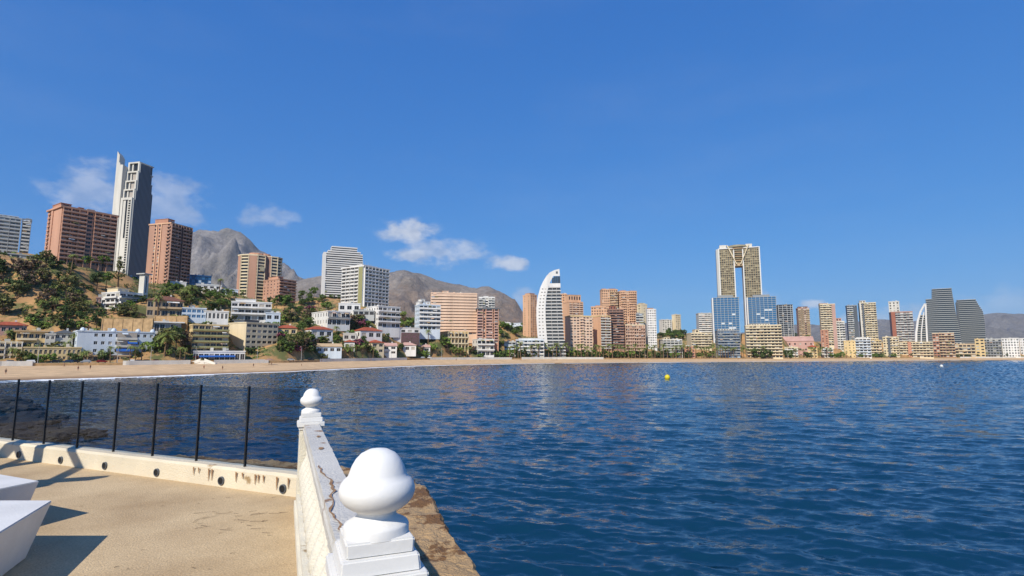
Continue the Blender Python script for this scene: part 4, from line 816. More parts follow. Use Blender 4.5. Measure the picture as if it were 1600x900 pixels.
# beach
bx = np.arange(-520, 2260, 5.0); bd = np.linspace(0, 1, 26); BX = np.zeros((len(bx), 27)); BY = BX.copy(); BZ = BX.copy()
for i, px in enumerate(bx):
    yw, yp = Yw(px), Yp(px); Y = np.concatenate([[yw-45], yw - 8 + (yp+2-yw+8)*bd]); f = (Y-yw)/(yp-yw)
    z = np.where(f < 0, f*(yp-yw)*.06, zs(px)*np.clip(f, 0, 1)**.75)
    z = z + np.array([noise.noise((colx(px, y)*.12, y*.12, 0)) for y in Y])*.12*np.clip(f*4, 0, 1)
    BX[i] = (px-800)/FPX*math.cos(PITCH)*Y; BY[i] = Y; BZ[i] = z
m = MAT['sand']; t = m.node_tree; p = t.nodes['Principled BSDF']; b_old = p.inputs['Base Color'].links[0].from_socket
gg = N(t, 'ShaderNodeNewGeometry'); sp = N(t, 'ShaderNodeSeparateXYZ'); t.links.new(gg.outputs['Position'], sp.inputs[0]); rp = N(t, 'ShaderNodeMapRange'); t.links.new(sp.outputs['Z'], rp.inputs[0]); rp.inputs[1].default_value = .25; rp.inputs[2].default_value = .75
mxx = N(t, 'ShaderNodeMix', data_type='RGBA'); t.links.new(rp.outputs[0], mxx.inputs[0]); mxx.inputs[6].default_value = lin('8c6f50'); t.links.new(b_old, mxx.inputs[7]); t.links.new(mxx.outputs[2], p.inputs['Base Color'])
tag(link('beach', grid_mesh('beach', BX, BY, BZ, 'sand')), kind='structure')
# promenade deck and its walls
px_ = np.arange(-520, 2260, 10.0); PX_ = np.zeros((len(px_), 2)); PY_ = PX_.copy(); PZ_ = PX_.copy()
for i, px in enumerate(px_):
    for j, d in enumerate((.3, 13)): PX_[i, j] = colx(px, Yp(px)+d); PY_[i, j] = Yp(px)+d; PZ_[i, j] = zs(px)+1.05
tag(link('promenade', grid_mesh('promenade', PX_, PY_, PZ_, 'prom', False)), kind='structure')
def shore_wall(name, label, x0, x1, m_, h, d=0.0, th=.35, posts=False, step=8, cat='wall'):
    g = MB(); xs = np.arange(x0, x1+.1, step); pr = [(colx(px, Yp(px)+d), Yp(px)+d, zs(px)) for px in xs]
    for p, q in zip(pr[:-1], pr[1:]):
        g.quad((p[0],p[1],p[2]-1), (q[0],q[1],q[2]-1), (q[0],q[1],q[2]+h), (p[0],p[1],p[2]+h)); g.quad((p[0],p[1],p[2]+h), (q[0],q[1],q[2]+h), (q[0],q[1]+th,q[2]+h), (p[0],p[1]+th,p[2]+h)); g.quad((p[0],p[1]+th,p[2]), (q[0],q[1]+th,q[2]), (q[0],q[1]+th,q[2]+h), (p[0],p[1]+th,p[2]+h))
    for p in (pr[0], pr[-1]): g.quad((p[0],p[1],p[2]-1), (p[0],p[1]+th,p[2]-1), (p[0],p[1]+th,p[2]+h), (p[0],p[1],p[2]+h))
    tag(g.build(name, m_), label, cat)
shore_wall('beach_wall', 'long tan stone wall holding the promenade above the sand', -500, 2250, 'stonewall', 1.1, 0, .3)
shore_wall('beach_wall', 'white parapet on the beach wall at the left edge', -300, 52, 'whitewall', 2.1, -.4, .3)
shore_wall('beach_wall', 'white parapet below the blue-white beach house and the beach palms', 193, 300, 'whitewall', 2.0, -.4, .3, step=5)
shore_wall('beach_wall', 'white parapet in front of the blue awning restaurant', 335, 420, 'whitewall', 2.0, -.4, .3, step=5)
shore_wall('beach_wall', 'white parapet above the sand left of the centre palms', 500, 640, 'whitewall', 1.9, -.4, .3)
shore_wall('beach_wall', 'low white parapet below the yellow columned house and peach slab', 672, 800, 'whitewall', 1.9, -.4, .3)
shore_wall('beach_wall', 'low white parapet under the sail tower and cream-orange block', 815, 945, 'whitewall', 2.0, -.4, .3)
shore_wall('beach_wall', 'pale sea wall along the far sand at the right edge', 1500, 1900, 'whitewall', 2.0, -.4, .3)
# retaining walls on the slope
def ret_wall(label, x0, x1, yt, yb, Y):
    Y = max(Y, Yp((x0+x1)/2) + 14 + 1.5*max(0, at(x0, yb, Y).z - 6))
    a, b = at(x0, yb, Y), at(x1, yb, Y); zt = at((x0+x1)/2, yt, Y).z; g = MB(); zb_ = min(a.z, b.z)-4
    g.box(a.x, Y, zb_, b.x, Y+.8, zt); g.box(a.x-.1, Y-.1, zt, b.x+.1, Y+.9, zt+.2)
    n = int((b.x-a.x)/5)
    for k in range(n+1): g.box(a.x+(b.x-a.x-.6)*k/max(n, 1), Y-.25, zb_, a.x+(b.x-a.x-.6)*k/max(n, 1)+.6, Y-.01, zt-.3)
    tag(g.build('retaining_wall', 'stonewall'), label, 'wall')
    BBOX.append((x0, x1, yt, yb, Y))
ret_wall('tan buttressed retaining wall above the blue-white beach house', 158, 238, 498, 518, 294)
ret_wall('tan wall behind the flat white pavilion running right', 240, 292, 494, 512, 306)
ret_wall('low tan wall on the slope left of the long red-roofed house', 440, 478, 535, 546, 355)
ret_wall('orange-tan wall on the beach behind the promenade, left of centre palms', 505, 540, 548, 556, 362)

# =================================================================== mountains
def mountain(name, prof, Y, foot, back, m_, seed, amp, step=4):
    xs = np.arange(prof[0][0], prof[-1][0]+1, step); ts = np.linspace(0, 1.35, 110); X = np.zeros((len(xs), len(ts))); Yy = X.copy(); Z = X.copy()
    for i, px in enumerate(xs):
        top = at(px, ip(prof, px), Y); zr = max(top.z, 5)
        for j, t_ in enumerate(ts):
            y = foot + (Y-foot)*t_ if t_ <= 1 else Y + (t_-1)/.35*back
            x = (px-800)/FPX*math.cos(PITCH)*y; 
            s_ = t_ if t_ <= 1 else 1-(t_-1)/.35*.8
            z = zr*(s_**1.35)
            k = min(1, abs(1-t_)*5)
            rdg = 1-abs(noise.fractal((x*.0016, y*.0008, seed), .9, 2.0, 5))*1.6
            nzv = noise.fractal((x*.002, y*.002, seed+5), 1.0, 2.1, 6)
            z += amp*zr*(.26*(rdg-.6) + .2*nzv)*k*min(1, s_*2) + zr*.03*noise.fractal((x*.005, y*.005, seed+2), .8, 2.1, 5)
            X[i, j] = x; Yy[i, j] = y; Z[i, j] = max(z, -5) if t_ > .02 else -5
    tag(link(name, grid_mesh(name, X, Yy, Z, m_)), kind='structure')
def mtn_mat(key, hi, lo, z0, z1, scrub):
    m = mat(key, hi, .95, .3, .004, col2=lo); t = m.node_tree; p = t.nodes['Principled BSDF']; b_old = p.inputs['Base Color'].links[0].from_socket
    g = N(t, 'ShaderNodeNewGeometry'); s = N(t, 'ShaderNodeSeparateXYZ'); t.links.new(g.outputs['Position'], s.inputs[0]); n = N(t, 'ShaderNodeTexNoise'); n.inputs['Scale'].default_value = .012; n.inputs['Detail'].default_value = 9; n.inputs['Roughness'].default_value = .75
    t.links.new(g.outputs['Position'], n.inputs['Vector']); zz = M2(t, 'ADD', s.outputs['Z'], M2(t, 'MULTIPLY', M2(t, 'SUBTRACT', n.outputs['Fac'], .5), (z1-z0)*2.2))
    r = N(t, 'ShaderNodeMapRange'); t.links.new(zz, r.inputs[0]); r.inputs[1].default_value = z1; r.inputs[2].default_value = z0
    mm = N(t, 'ShaderNodeMix', data_type='RGBA'); t.links.new(r.outputs[0], mm.inputs[0]); t.links.new(b_old, mm.inputs[6]); mm.inputs[7].default_value = lin(scrub); 
    n2 = N(t, 'ShaderNodeTexNoise'); n2.inputs['Scale'].default_value = .03; n2.inputs['Detail'].default_value = 8; n2.inputs['Roughness'].default_value = .8; t.links.new(g.outputs['Position'], n2.inputs['Vector'])
    h = N(t, 'ShaderNodeHueSaturation'); v = N(t, 'ShaderNodeMapRange'); t.links.new(n2.outputs['Fac'], v.inputs[0]); v.inputs[1].default_value = .3; v.inputs[2].default_value = .7; v.inputs[3].default_value = .55; v.inputs[4].default_value = 1.4
    t.links.new(v.outputs[0], h.inputs['Value']); t.links.new(mm.outputs[2], h.inputs['Color']); t.links.new(h.outputs[0], p.inputs['Base Color'])
    b = N(t, 'ShaderNodeBump'); b.inputs['Strength'].default_value = .8; b.inputs['Distance'].default_value = 70; t.links.new(n.outputs['Fac'], b.inputs['Height']); t.links.new(b.outputs[0], p.inputs['Normal'])
mtn_mat('rock_grey', '928b85', '6e6a64', 250, 700, '78705e'); mtn_mat('rock_brown', '90867c', '746c62', 150, 560, '90765e'); mtn_mat('rock_far', '74706c', '605c58', 100, 400, '5c5850')
mountain('mountain', [(-500, 470), (-200, 445), (0, 420), (150, 396), (240, 373), (290, 362), (312, 358), (346, 357), (366, 361), (384, 375), (400, 390), (430, 411), (470, 440), (520, 462), (600, 495), (680, 530)], 6000, 3000, 2500, 'rock_grey', 1.3, 1.0)
mountain('mountain', [(360, 500), (400, 470), (440, 446), (475, 431), (500, 428), (530, 437), (560, 433), (600, 424), (625, 421), (650, 427), (690, 438), (722, 445), (745, 449), (762, 446), (785, 457), (806, 470), (818, 490), (850, 510), (920, 530), (1000, 545)], 4600, 1900, 1500, 'rock_brown', 7.7, .9)
mountain('far_hills', [(950, 545), (1050, 532), (1180, 517), (1240, 506), (1290, 507), (1380, 499), (1430, 502), (1500, 492), (1560, 489), (1620, 491), (1720, 484), (1900, 500), (2100, 520), (2300, 545)], 9500, 6000, 3000, 'rock_far', 3.1, .8, 6)

# =================================================================== sea
m = bpy.data.materials.new('sea'); m.use_nodes = True; MAT['sea'] = m; t = m.node_tree; p = t.nodes['Principled BSDF']
p.inputs['Base Color'].default_value = (.004, .030, .062, 1); p.inputs['Roughness'].default_value = .07; p.inputs['IOR'].default_value = 1.333; p.inputs['Specular Tint'].default_value = (.66, .87, 1, 1)
g = N(t, 'ShaderNodeNewGeometry'); mp_ = N(t, 'ShaderNodeMapping'); mp_.inputs['Scale'].default_value = (.42, 1.0, 1); mp_.inputs['Rotation'].default_value = (0, 0, R(12)); t.links.new(g.outputs['Position'], mp_.inputs[0])
n1 = N(t, 'ShaderNodeTexNoise'); n1.inputs['Scale'].default_value = 3.2; n1.inputs['Detail'].default_value = 4; n1.inputs['Roughness'].default_value = .62; n1.inputs['Distortion'].default_value = .4; t.links.new(mp_.outputs[0], n1.inputs['Vector'])
n2 = N(t, 'ShaderNodeTexNoise'); n2.inputs['Scale'].default_value = .3; n2.inputs['Detail'].default_value = 5; t.links.new(mp_.outputs[0], n2.inputs['Vector'])
def vm(op, a, b):
    n = N(t, 'ShaderNodeVectorMath', operation=op)
    for k_, v in enumerate((a, b)):
        if isinstance(v, tuple): n.inputs[k_].default_value = v
        elif v is not None: t.links.new(v, n.inputs[k_])
    return n.outputs[0]
rip = vm('MULTIPLY', vm('SUBTRACT', n1.outputs['Color'], (.5, .5, .5)), (.55, .9, 0)); rip2 = vm('MULTIPLY', vm('SUBTRACT', n2.outputs['Color'], (.5, .5, .5)), (.25, .5, 0))
t.links.new(vm('NORMALIZE', vm('ADD', vm('ADD', g.outputs['Normal'], rip), rip2), None), p.inputs['Normal'])
n3 = N(t, 'ShaderNodeTexNoise'); n3.inputs['Scale'].default_value = .012; n3.inputs['Detail'].default_value = 4; t.links.new(g.outputs['Position'], n3.inputs['Vector'])
rp = N(t, 'ShaderNodeValToRGB'); rp.color_ramp.elements[0].position = .35; rp.color_ramp.elements[0].color = (.0030, .028, .060, 1); rp.color_ramp.elements[1].position = .7; rp.color_ramp.elements[1].color = (.0050, .043, .082, 1); t.links.new(n3.outputs['Fac'], rp.inputs[0]); t.links.new(rp.outputs[0], p.inputs['Base Color'])
rr = np.concatenate([[.5, 4], 7*np.exp(np.linspace(0, math.log(1100/7.), 740)), [1500, 2500, 5000, 9000, 15000]])
az = np.concatenate([np.radians(np.linspace(-120, -52, 24))[:-1], np.radians(np.linspace(-52, 52, 800)), np.radians(np.linspace(52, 120, 24))[1:]])
A_, R_ = np.meshgrid(az, rr, indexing='ij'); SX = np.sin(A_)*R_; SY = np.cos(A_)*R_; SZ = np.zeros_like(SX); DXh = np.zeros_like(SX); DYh = np.zeros_like(SX)
cell = np.gradient(rr)[None, :]*np.ones_like(SX)
wr = np.random.default_rng(11)
for k in range(96):
    lam = .38*(5.5/.38)**(k/95.)*wr.uniform(.9, 1.1); th = R(196) + wr.normal(0, .42)      # swell runs in from the right towards the shore and the camera
    kk = 2*math.pi/lam; amp = .0062*lam**.5*wr.uniform(.6, 1.25); ph = wr.uniform(0, 6.28)
    fade = smooth(1.6, 3.2, lam/cell); arg = kk*(SX*math.sin(th) + SY*math.cos(th)) + ph
    SZ += amp*fade*np.cos(arg); q_ = .75*amp*fade; DXh -= q_*math.sin(th)*np.sin(arg); DYh -= q_*math.cos(th)*np.sin(arg)
pcs = 800 + np.tan(np.clip(A_, -1.4, 1.4))*FPX/math.cos(PITCH); shore = np.interp(pcs, [q[0] for q in YWT], [q[1] for q in YWT]) - SY
damp = .25 + .75*smooth(0, 40, shore)
SZ += wr.normal(0, 1, SZ.shape)*np.minimum(.085*cell, .30)*smooth(70, 220, R_)      # short chop beyond the range of the resolved waves
SZ *= damp; SX = SX + DXh*damp; SY = SY + DYh*damp; SZ[R_ > 1000] = 0
tag(link('sea', grid_mesh('sea', SX, SY, SZ, 'sea')), kind='structure')
# breaking foam along the sand
def foam(x0, x1, off, wid, seed, step=1.2, thr=-.25):
    g = MB(); xs = np.arange(x0, x1, step); prev = None
    for px in xs:
        k = noise.fractal((px*.035, seed, 0), 1.0, 2.0, 4); k2 = noise.noise((px*.012, seed+9, 0))
        if k2 < thr: prev = None; continue
        y0 = Yw(px) + off + k*2.5; w_ = max(.3, wid*(1+.9*noise.noise((px*.05, seed+3, 1))))*(Yw(px)/170)**.5; x_ = lambda y: colx(px, y)
        cur = [(x_(y0), y0, .16), (x_(y0+w_*.45), y0+w_*.45, .34), (x_(y0+w_), y0+w_, .22)]
        if prev: g.quad(prev[0], cur[0], cur[1], prev[1]); g.quad(prev[1], cur[1], cur[2], prev[2])
        prev = cur
    tag(g.build('foam', 'foam', smooth=True), 'white surf foam breaking along the sand', 'foam', kind='stuff')
foam(-300, 1500, -4.5, 3.2, 1.0, thr=-.5); foam(-200, 700, -9, 1.6, 4.2, thr=.05); foam(500, 1450, -8, 2.2, 6.1, thr=.12)
# =================================================================== trees
PROTO = {}
def rand_unit():
    while True:
        v = Vector((random.uniform(-1, 1), random.uniform(-1, 1), random.uniform(-1, 1)))
        if .1 < v.length < 1: return v.normalized()
def leafy(key, H, rx, rz, zc, clumps, per, lsz, lm, trunk=True, cone=0):
    rs = random.getstate(); random.seed(hash(key) % 1000 if False else sum(map(ord, key)))
    g = MB(); t_ = MB(); cl = []
    for k in range(clumps):
        v = rand_unit(); rad = random.uniform(.45, 1.0)
        c = Vector((v.x*rx*rad, v.y*rx*rad, zc + v.z*rz*rad))
        if cone: f = max(.08, 1-(c.z-zc+rz)/(2*rz)); c.x *= f*1.2; c.y *= f*1.2
        cl.append(c); cr_ = random.uniform(.16, .3)*rx
        for q in range(per):
            o = rand_unit()*cr_*random.uniform(.3, 1.0); o.z *= .75; p_ = c + o; a = rand_unit(); b = a.cross(rand_unit()).normalized(); s_ = lsz*random.uniform(.6, 1.3)
            g.quad(p_-a*s_-b*s_*.5, p_+a*s_-b*s_*.4, p_+a*s_*.8+b*s_*.5, p_-a*s_*.8+b*s_*.45)
    if trunk:
        t_.tube([(0,0,-.8), (H*.01,0,H*.2), (H*.02,H*.01,H*.45), (0,0,zc)], [H*.028, H*.022, H*.016, H*.008], 6)
        for c in cl[::max(1, clumps//6)]: t_.tube([(0, 0, max(zc-rz*.9, H*.2)), tuple(Vector((c.x*.5, c.y*.5, (c.z+zc-rz*.6)/2))), tuple(c)], [H*.012, H*.008, H*.003], 4)
    else: t_.tube([(0,0,-.5), (0,0,zc)], [.12, .04], 5)
    random.setstate(rs); PROTO[key] = (t_.mesh('trunk', 'bark'), g.mesh('crown', lm), H)
leafy('pine_a', 9, 3.6, 2.0, 6.8, 34, 26, .34, 'leaf_green'); leafy('pine_b', 9, 3.0, 2.8, 5.9, 34, 26, .34, 'leaf_dark'); leafy('pine_c', 8, 3.4, 2.6, 5.2, 30, 26, .36, 'leaf_olive')
leafy('bush_a', 4, 2.2, 1.7, 2.0, 22, 24, .28, 'leaf_green', False); leafy('bush_b', 4, 2.6, 1.6, 1.8, 22, 24, .28, 'leaf_dark', False); leafy('bush_c', 4, 2.4, 1.8, 2.0, 22, 24, .28, 'leaf_olive', False)
leafy('brown_a', 7, 3.4, 3.0, 3.8, 32, 26, .32, 'leaf_brown'); leafy('bright_a', 4, 2.4, 1.7, 2.1, 22, 24, .28, 'leaf_bright', False); leafy('pink_a', 3, 1.8, 1.2, 1.5, 16, 24, .25, 'leaf_pink', False)
leafy('cypress', 9, 1.5, 4.2, 4.6, 34, 22, .3, 'leaf_dark', True, 1); leafy('conifer', 14, 3.2, 6.2, 7.5, 40, 18, .3, 'leaf_olive', True, 1)
def palm(key, H, sp, nf, droop):
    rs = random.getstate(); random.seed(sum(map(ord, key))*3)
    t_ = MB(); g = MB(); bx_ = random.uniform(-.5, .5)
    t_.tube([(0,0,-.6), (bx_*.3,0,H*.35), (bx_*.7,.1,H*.7), (bx_,.1,H)], [.34, .24, .21, .2], 7); t_.lathe([(.22, -1.1), (.42, -.6), (.36, 0), (.1, .2)], 7, o=(bx_, .1, H))
    for k in range(nf):
        az_ = 2*math.pi*k/nf + random.uniform(-.2, .2); el = random.uniform(-.35, 1.25); L = sp*random.uniform(.85, 1.1); d = Vector((math.cos(az_), math.sin(az_), 0)); pts = []
        for j in range(7):
            f = j/6; pts.append(Vector((bx_, .1, H+.1)) + d*(L*f*math.cos(el*.7)*(1-.12*f)) + Vector((0, 0, L*(math.sin(el)*f - droop*f*f))))
        sd_ = Vector((-d.y, d.x, 0))
        for j in range(6):
            p0, p1 = pts[j], pts[j+1]; w_ = sp*.17*(math.sin(math.pi*(.12+.88*(j+.5)/6))+.15)
            for s_ in (-1, 1):
                for h_ in (0, .5):
                    q0 = p0.lerp(p1, h_); q1 = p0.lerp(p1, h_+.36); tip = q1 + sd_*(s_*w_) + Vector((0, 0, -w_*.55)) + (p1-p0)*.35
                    g.tri(q0, q1, tip)
    random.setstate(rs); PROTO[key] = (t_.mesh('trunk', 'palmbark'), g.mesh('crown', 'leaf_palm'), H + sp*.5)
palm('palm_a', 8, 3.0, 26, .75); palm('palm_b', 9.5, 2.7, 24, .85); palm('palm_c', 5.5, 3.6, 30, .6)
DESC = dict(pine_a=('pine_tree', 'broad green pine', 'tree'), pine_b=('pine_tree', 'dark dense pine', 'tree'), pine_c=('olive_tree', 'olive-green leafy tree', 'tree'), bush_a=('shrub', 'rounded green shrub', 'shrub'), bush_b=('shrub', 'dark green shrub', 'shrub'),
            bush_c=('shrub', 'olive-toned shrub', 'shrub'), brown_a=('dry_tree', 'brownish dry tree', 'tree'), bright_a=('shrub', 'bright green shrub', 'shrub'), pink_a=('flowering_shrub', 'pink flowering shrub', 'shrub'), cypress=('cypress_tree', 'slim dark cypress', 'tree'), conifer=('conifer_tree', 'tall tiered conifer', 'tree'),
            palm_a=('palm_tree', 'full-crowned palm', 'palm'), palm_b=('palm_tree', 'tall slim palm', 'palm'), palm_c=('palm_tree', 'short wide-fronded palm', 'palm'))
PLANTED = []
def in_foot(x, y, mar=1.0):
    for (ox, oy, a, W, D) in FOOT:
        dx, dy = x-ox, y-oy; lx = dx*math.cos(a)+dy*math.sin(a); ly = -dx*math.sin(a)+dy*math.cos(a)
        if -mar < lx < W+mar and -mar-.8 < ly < D+mar: return True
    return False
def plant(key, P, h):
    t_, c_, H = PROTO[key]; s_ = h/H
    root = empty(DESC[key][0], P, random.uniform(0, 6.28)); root.scale = (s_*random.uniform(.9, 1.15), s_*random.uniform(.9, 1.15), s_)
    link('trunk', t_, root); link('crown', c_, root); PLANTED.append((root, key, px_of(P + Vector((0, 0, h*.5)))))
def grove(x0, x1, y0, y1, n, kinds, h0, h1, tries=8):
    for k in range(n):
        for q in range(tries):
            px, py = random.uniform(x0, x1), random.uniform(y0, y1); P = hit(px, py)
            if P is None or in_foot(P.x, P.y): continue
            if any(b[0] < px < b[1] and b[2] < py and b[4] < P.y for b in BBOX): continue
            plant(random.choice(kinds), P, random.uniform(h0, h1)); break
def plant_px(key, px, py, h):
    P = hit(px, py)
    if P: plant(key, P, h)
def row(xs, off, kinds, h0, h1):
    for px in xs:
        d = off + random.uniform(-2, 2); Y = Yp(px)+d; plant(random.choice(kinds), Vector((colx(px, Y), Y, max(zs(px)+.9, sample(px, d)-.1))), random.uniform(h0, h1))
# the dry slope at the left
for (k, px, py, h) in (('pine_c', 103, 468, 15), ('pine_b', 150, 458, 13), ('pine_a', 165, 452, 11), ('conifer', 184, 452, 22), ('pine_a', 135, 424, 10), ('pine_a', 160, 424, 11), ('bush_b', 85, 422, 7), ('palm_b', 110, 432, 14), ('cypress', 101, 506, 11),
        ('palm_c', 85, 488, 8), ('palm_c', 68, 490, 7), ('pine_b', 150, 517, 10), ('bush_b', 160, 517, 6), ('bush_b', 222, 517, 6), ('bush_a', 212, 518, 5), ('palm_c', 123, 553, 11), ('palm_b', 147, 556, 14), ('palm_c', 166, 558, 9), ('palm_c', 257, 557, 14), ('pine_c', 262, 552, 13), ('pine_b', 245, 550, 9), ('pine_b', 275, 548, 14), ('brown_a', 285, 548, 12),
        ('palm_b', 246, 505, 17), ('palm_c', 300, 468, 11), ('palm_c', 290, 470, 11), ('palm_b', 342, 462, 14), ('pine_a', 322, 488, 8), ('pine_a', 345, 490, 9), ('bush_b', 335, 490, 5), ('pine_a', 357, 470, 9), ('palm_b', 246, 436, 16), ('pine_a', 490, 470, 15), ('pine_a', 472, 470, 12), ('pine_a', 520, 466, 10), ('pine_b', 505, 482, 9), ('pine_a', 650, 512, 13), ('pine_b', 657, 508, 12), ('cypress', 695, 520, 15), ('pine_b', 702, 520, 10), ('pine_a', 718, 520, 10), ('palm_b', 669, 545, 15), ('cypress', 746, 530, 9)): plant_px(k, px, py, h)
grove(-60, 72, 420, 495, 44, ['brown_a', 'brown_a', 'pine_b', 'bush_b', 'pine_c'], 6, 11); grove(70, 215, 420, 495, 34, ['bush_b', 'bush_c', 'pine_b', 'brown_a', 'bush_a'], 3, 8); grove(20, 290, 485, 525, 44, ['bush_b', 'bush_a', 'bush_c', 'pine_b', 'palm_c'], 3, 6.5)
grove(-40, 290, 500, 562, 26, ['bush_a', 'bright_a', 'palm_c', 'bush_c'], 3, 5)
grove(240, 430, 440, 520, 50, ['pine_a', 'bush_a', 'bush_b', 'palm_c', 'bush_c', 'pine_b'], 4, 8); grove(430, 560, 455, 485, 24, ['pine_a', 'pine_b', 'bush_a', 'palm_b'], 6, 11)
grove(430, 660, 485, 553, 150, ['pine_a', 'pine_b', 'bush_a', 'bush_b', 'bush_c', 'bright_a', 'palm_c', 'palm_b', 'brown_a', 'pink_a', 'cypress'], 3.5, 8.5); grove(380, 480, 520, 556, 16, ['bush_a', 'bush_b', 'pine_b'], 4, 7)
grove(600, 760, 500, 555, 60, ['pine_a', 'pine_b', 'bush_a', 'bush_b', 'bright_a', 'palm_b', 'brown_a'], 4, 9); grove(770, 840, 512, 545, 26, ['pine_b', 'pine_a', 'bush_a', 'bush_b'], 5, 10)
grove(1025, 1115, 515, 534, 26, ['pine_b', 'pine_a', 'bush_b'], 7, 12); grove(1238, 1290, 522, 535, 10, ['pine_b', 'pine_a'], 8, 12); grove(1370, 1395, 526, 536, 5, ['pine_b'], 8, 12); grove(1538, 1640, 520, 530, 10, ['pine_b', 'pine_a'], 8, 12)
# garden planting in front of the houses
rg = random.Random(31)
for (O, a, W, D, zb) in GARDEN:
    u = Vector((math.cos(a), math.sin(a), 0)); v = Vector((-math.sin(a), math.cos(a), 0))
    for k in range(4 + int(W > 18)*2 + int(W > 30)*2):
        q = O + u*(W*rg.uniform(-.08, 1.08)) - v*rg.uniform(2.2, 4.5); pc = 800 + q.x/(q.y*math.cos(PITCH))*FPX
        if in_foot(q.x, q.y, .4) or q.y - Yp(pc) < 9: continue
        plant(rg.choice(['bush_a', 'bush_b', 'bush_c', 'bright_a', 'pine_b', 'palm_c']), Vector((q.x, q.y, sample(pc, q.y-Yp(pc))-.1)), rg.uniform(3, 6.5))
# promenade palms and hedges
row([173, 183, 203, 212, 222, 281, 289], 3, ['palm_b'], 8, 10); row([541, 546, 551, 557, 566, 583], 3, ['palm_b', 'palm_a'], 9, 11); row(list(np.arange(706, 735, 4.6)), 3, ['palm_a', 'palm_b'], 9, 11)
row(list(np.arange(796, 1090, 6.2) + rng.uniform(-2, 2, 48)), 5, ['palm_a', 'palm_b', 'palm_a'], 11, 17); row(list(np.arange(776, 1090, 7.0)), 11, ['bush_a', 'bush_b', 'bright_a', 'pine_b', 'pine_a'], 7, 11)
row(list(np.arange(1096, 1160, 4.2)), 7, ['palm_a', 'palm_b'], 11, 17); row(list(np.arange(1092, 1120, 7.0)), 10, ['bush_a', 'pine_a'], 7, 10); row(list(np.arange(1162, 1300, 6.2)), 5, ['palm_a', 'palm_b', 'palm_a', 'bush_b'], 10, 16); row(list(np.arange(1300, 1400, 7.5)), 6, ['palm_a', 'bush_b', 'bush_a', 'palm_b'], 6, 11); row(list(np.arange(1408, 1600, 15)), 6, ['bush_b', 'palm_a', 'pine_b'], 5, 8)
# low scrub covering the slope
g = MB(); rs5 = random.Random(21); cnt = 0
while cnt < 7000:
    px = rs5.uniform(-80, 840); d = 16 + rs5.random()**1.3*190; Y = Yp(px)+d; X = colx(px, Y)
    if noise.noise((X*.045, Y*.045, 2.0)) < (-.3 if px > 230 else .06) or in_foot(X, Y, .3): cnt += .2; continue
    z = sample(px, d); cnt += 1; r_ = rs5.uniform(.6, 1.9); k_ = rs5.randrange(4)
    for q in range(13):
        v = Vector((rs5.gauss(0, .5), rs5.gauss(0, .5), abs(rs5.gauss(0, .42))))*r_ + Vector((X, Y, z)); a = Vector((rs5.gauss(0, 1), rs5.gauss(0, 1), rs5.gauss(0, 1))).normalized(); b = a.orthogonal().normalized(); s_ = rs5.uniform(.2, .45)
        g.quad(v-a*s_, v+b*s_*.6, v+a*s_, v-b*s_*.6, k_)
tag(g.build('undergrowth', ['leaf_green', 'leaf_dark', 'leaf_olive', 'leaf_bright']), 'low green scrub covering the slope between the houses', 'scrub', kind='stuff')
# labels: say what each plant stands beside
ORD = ['', 'first', 'second', 'third', 'fourth', 'fifth', 'sixth', 'seventh', 'eighth', 'ninth', 'tenth', 'eleventh', 'twelfth']
from collections import defaultdict
bk = defaultdict(list)
for (o, key, (px, py)) in PLANTED:
    best = min(REFS, key=lambda r: (max(0, abs(px-r[0])-r[3]))**2 + (max(0, abs(py-r[1])-r[4])*1.2)**2 + .02*((px-r[0])**2+(py-r[1])**2))
    dx, dy = px-best[0], py-best[1]
    if dy > best[4]*.55: rel_ = 'below'
    elif dy < -best[4]*.9: rel_ = 'above'
    elif dx < -best[3]*.5: rel_ = 'left of'
    elif dx > best[3]*.5: rel_ = 'right of'
    else: rel_ = 'in front of'
    bk[(key, rel_, best[2])].append((px, o))
for (key, rel_, ref), lst in bk.items():
    lst.sort(key=lambda q: q[0])
    for i, (px, o) in enumerate(lst):
        lab = f'{DESC[key][1]} {rel_} the {ref}'
        if len(lst) > 1: lab += ', ' + (ORD[i+1] if i < 12 else str(i+1)+'th') + ' from left'
        tag(o, lab, DESC[key][2], {'palm': 'palms along the bay', 'shrub': 'shrubs on the slope and promenade', 'tree': 'trees on the slope and promenade'}[DESC[key][2]])
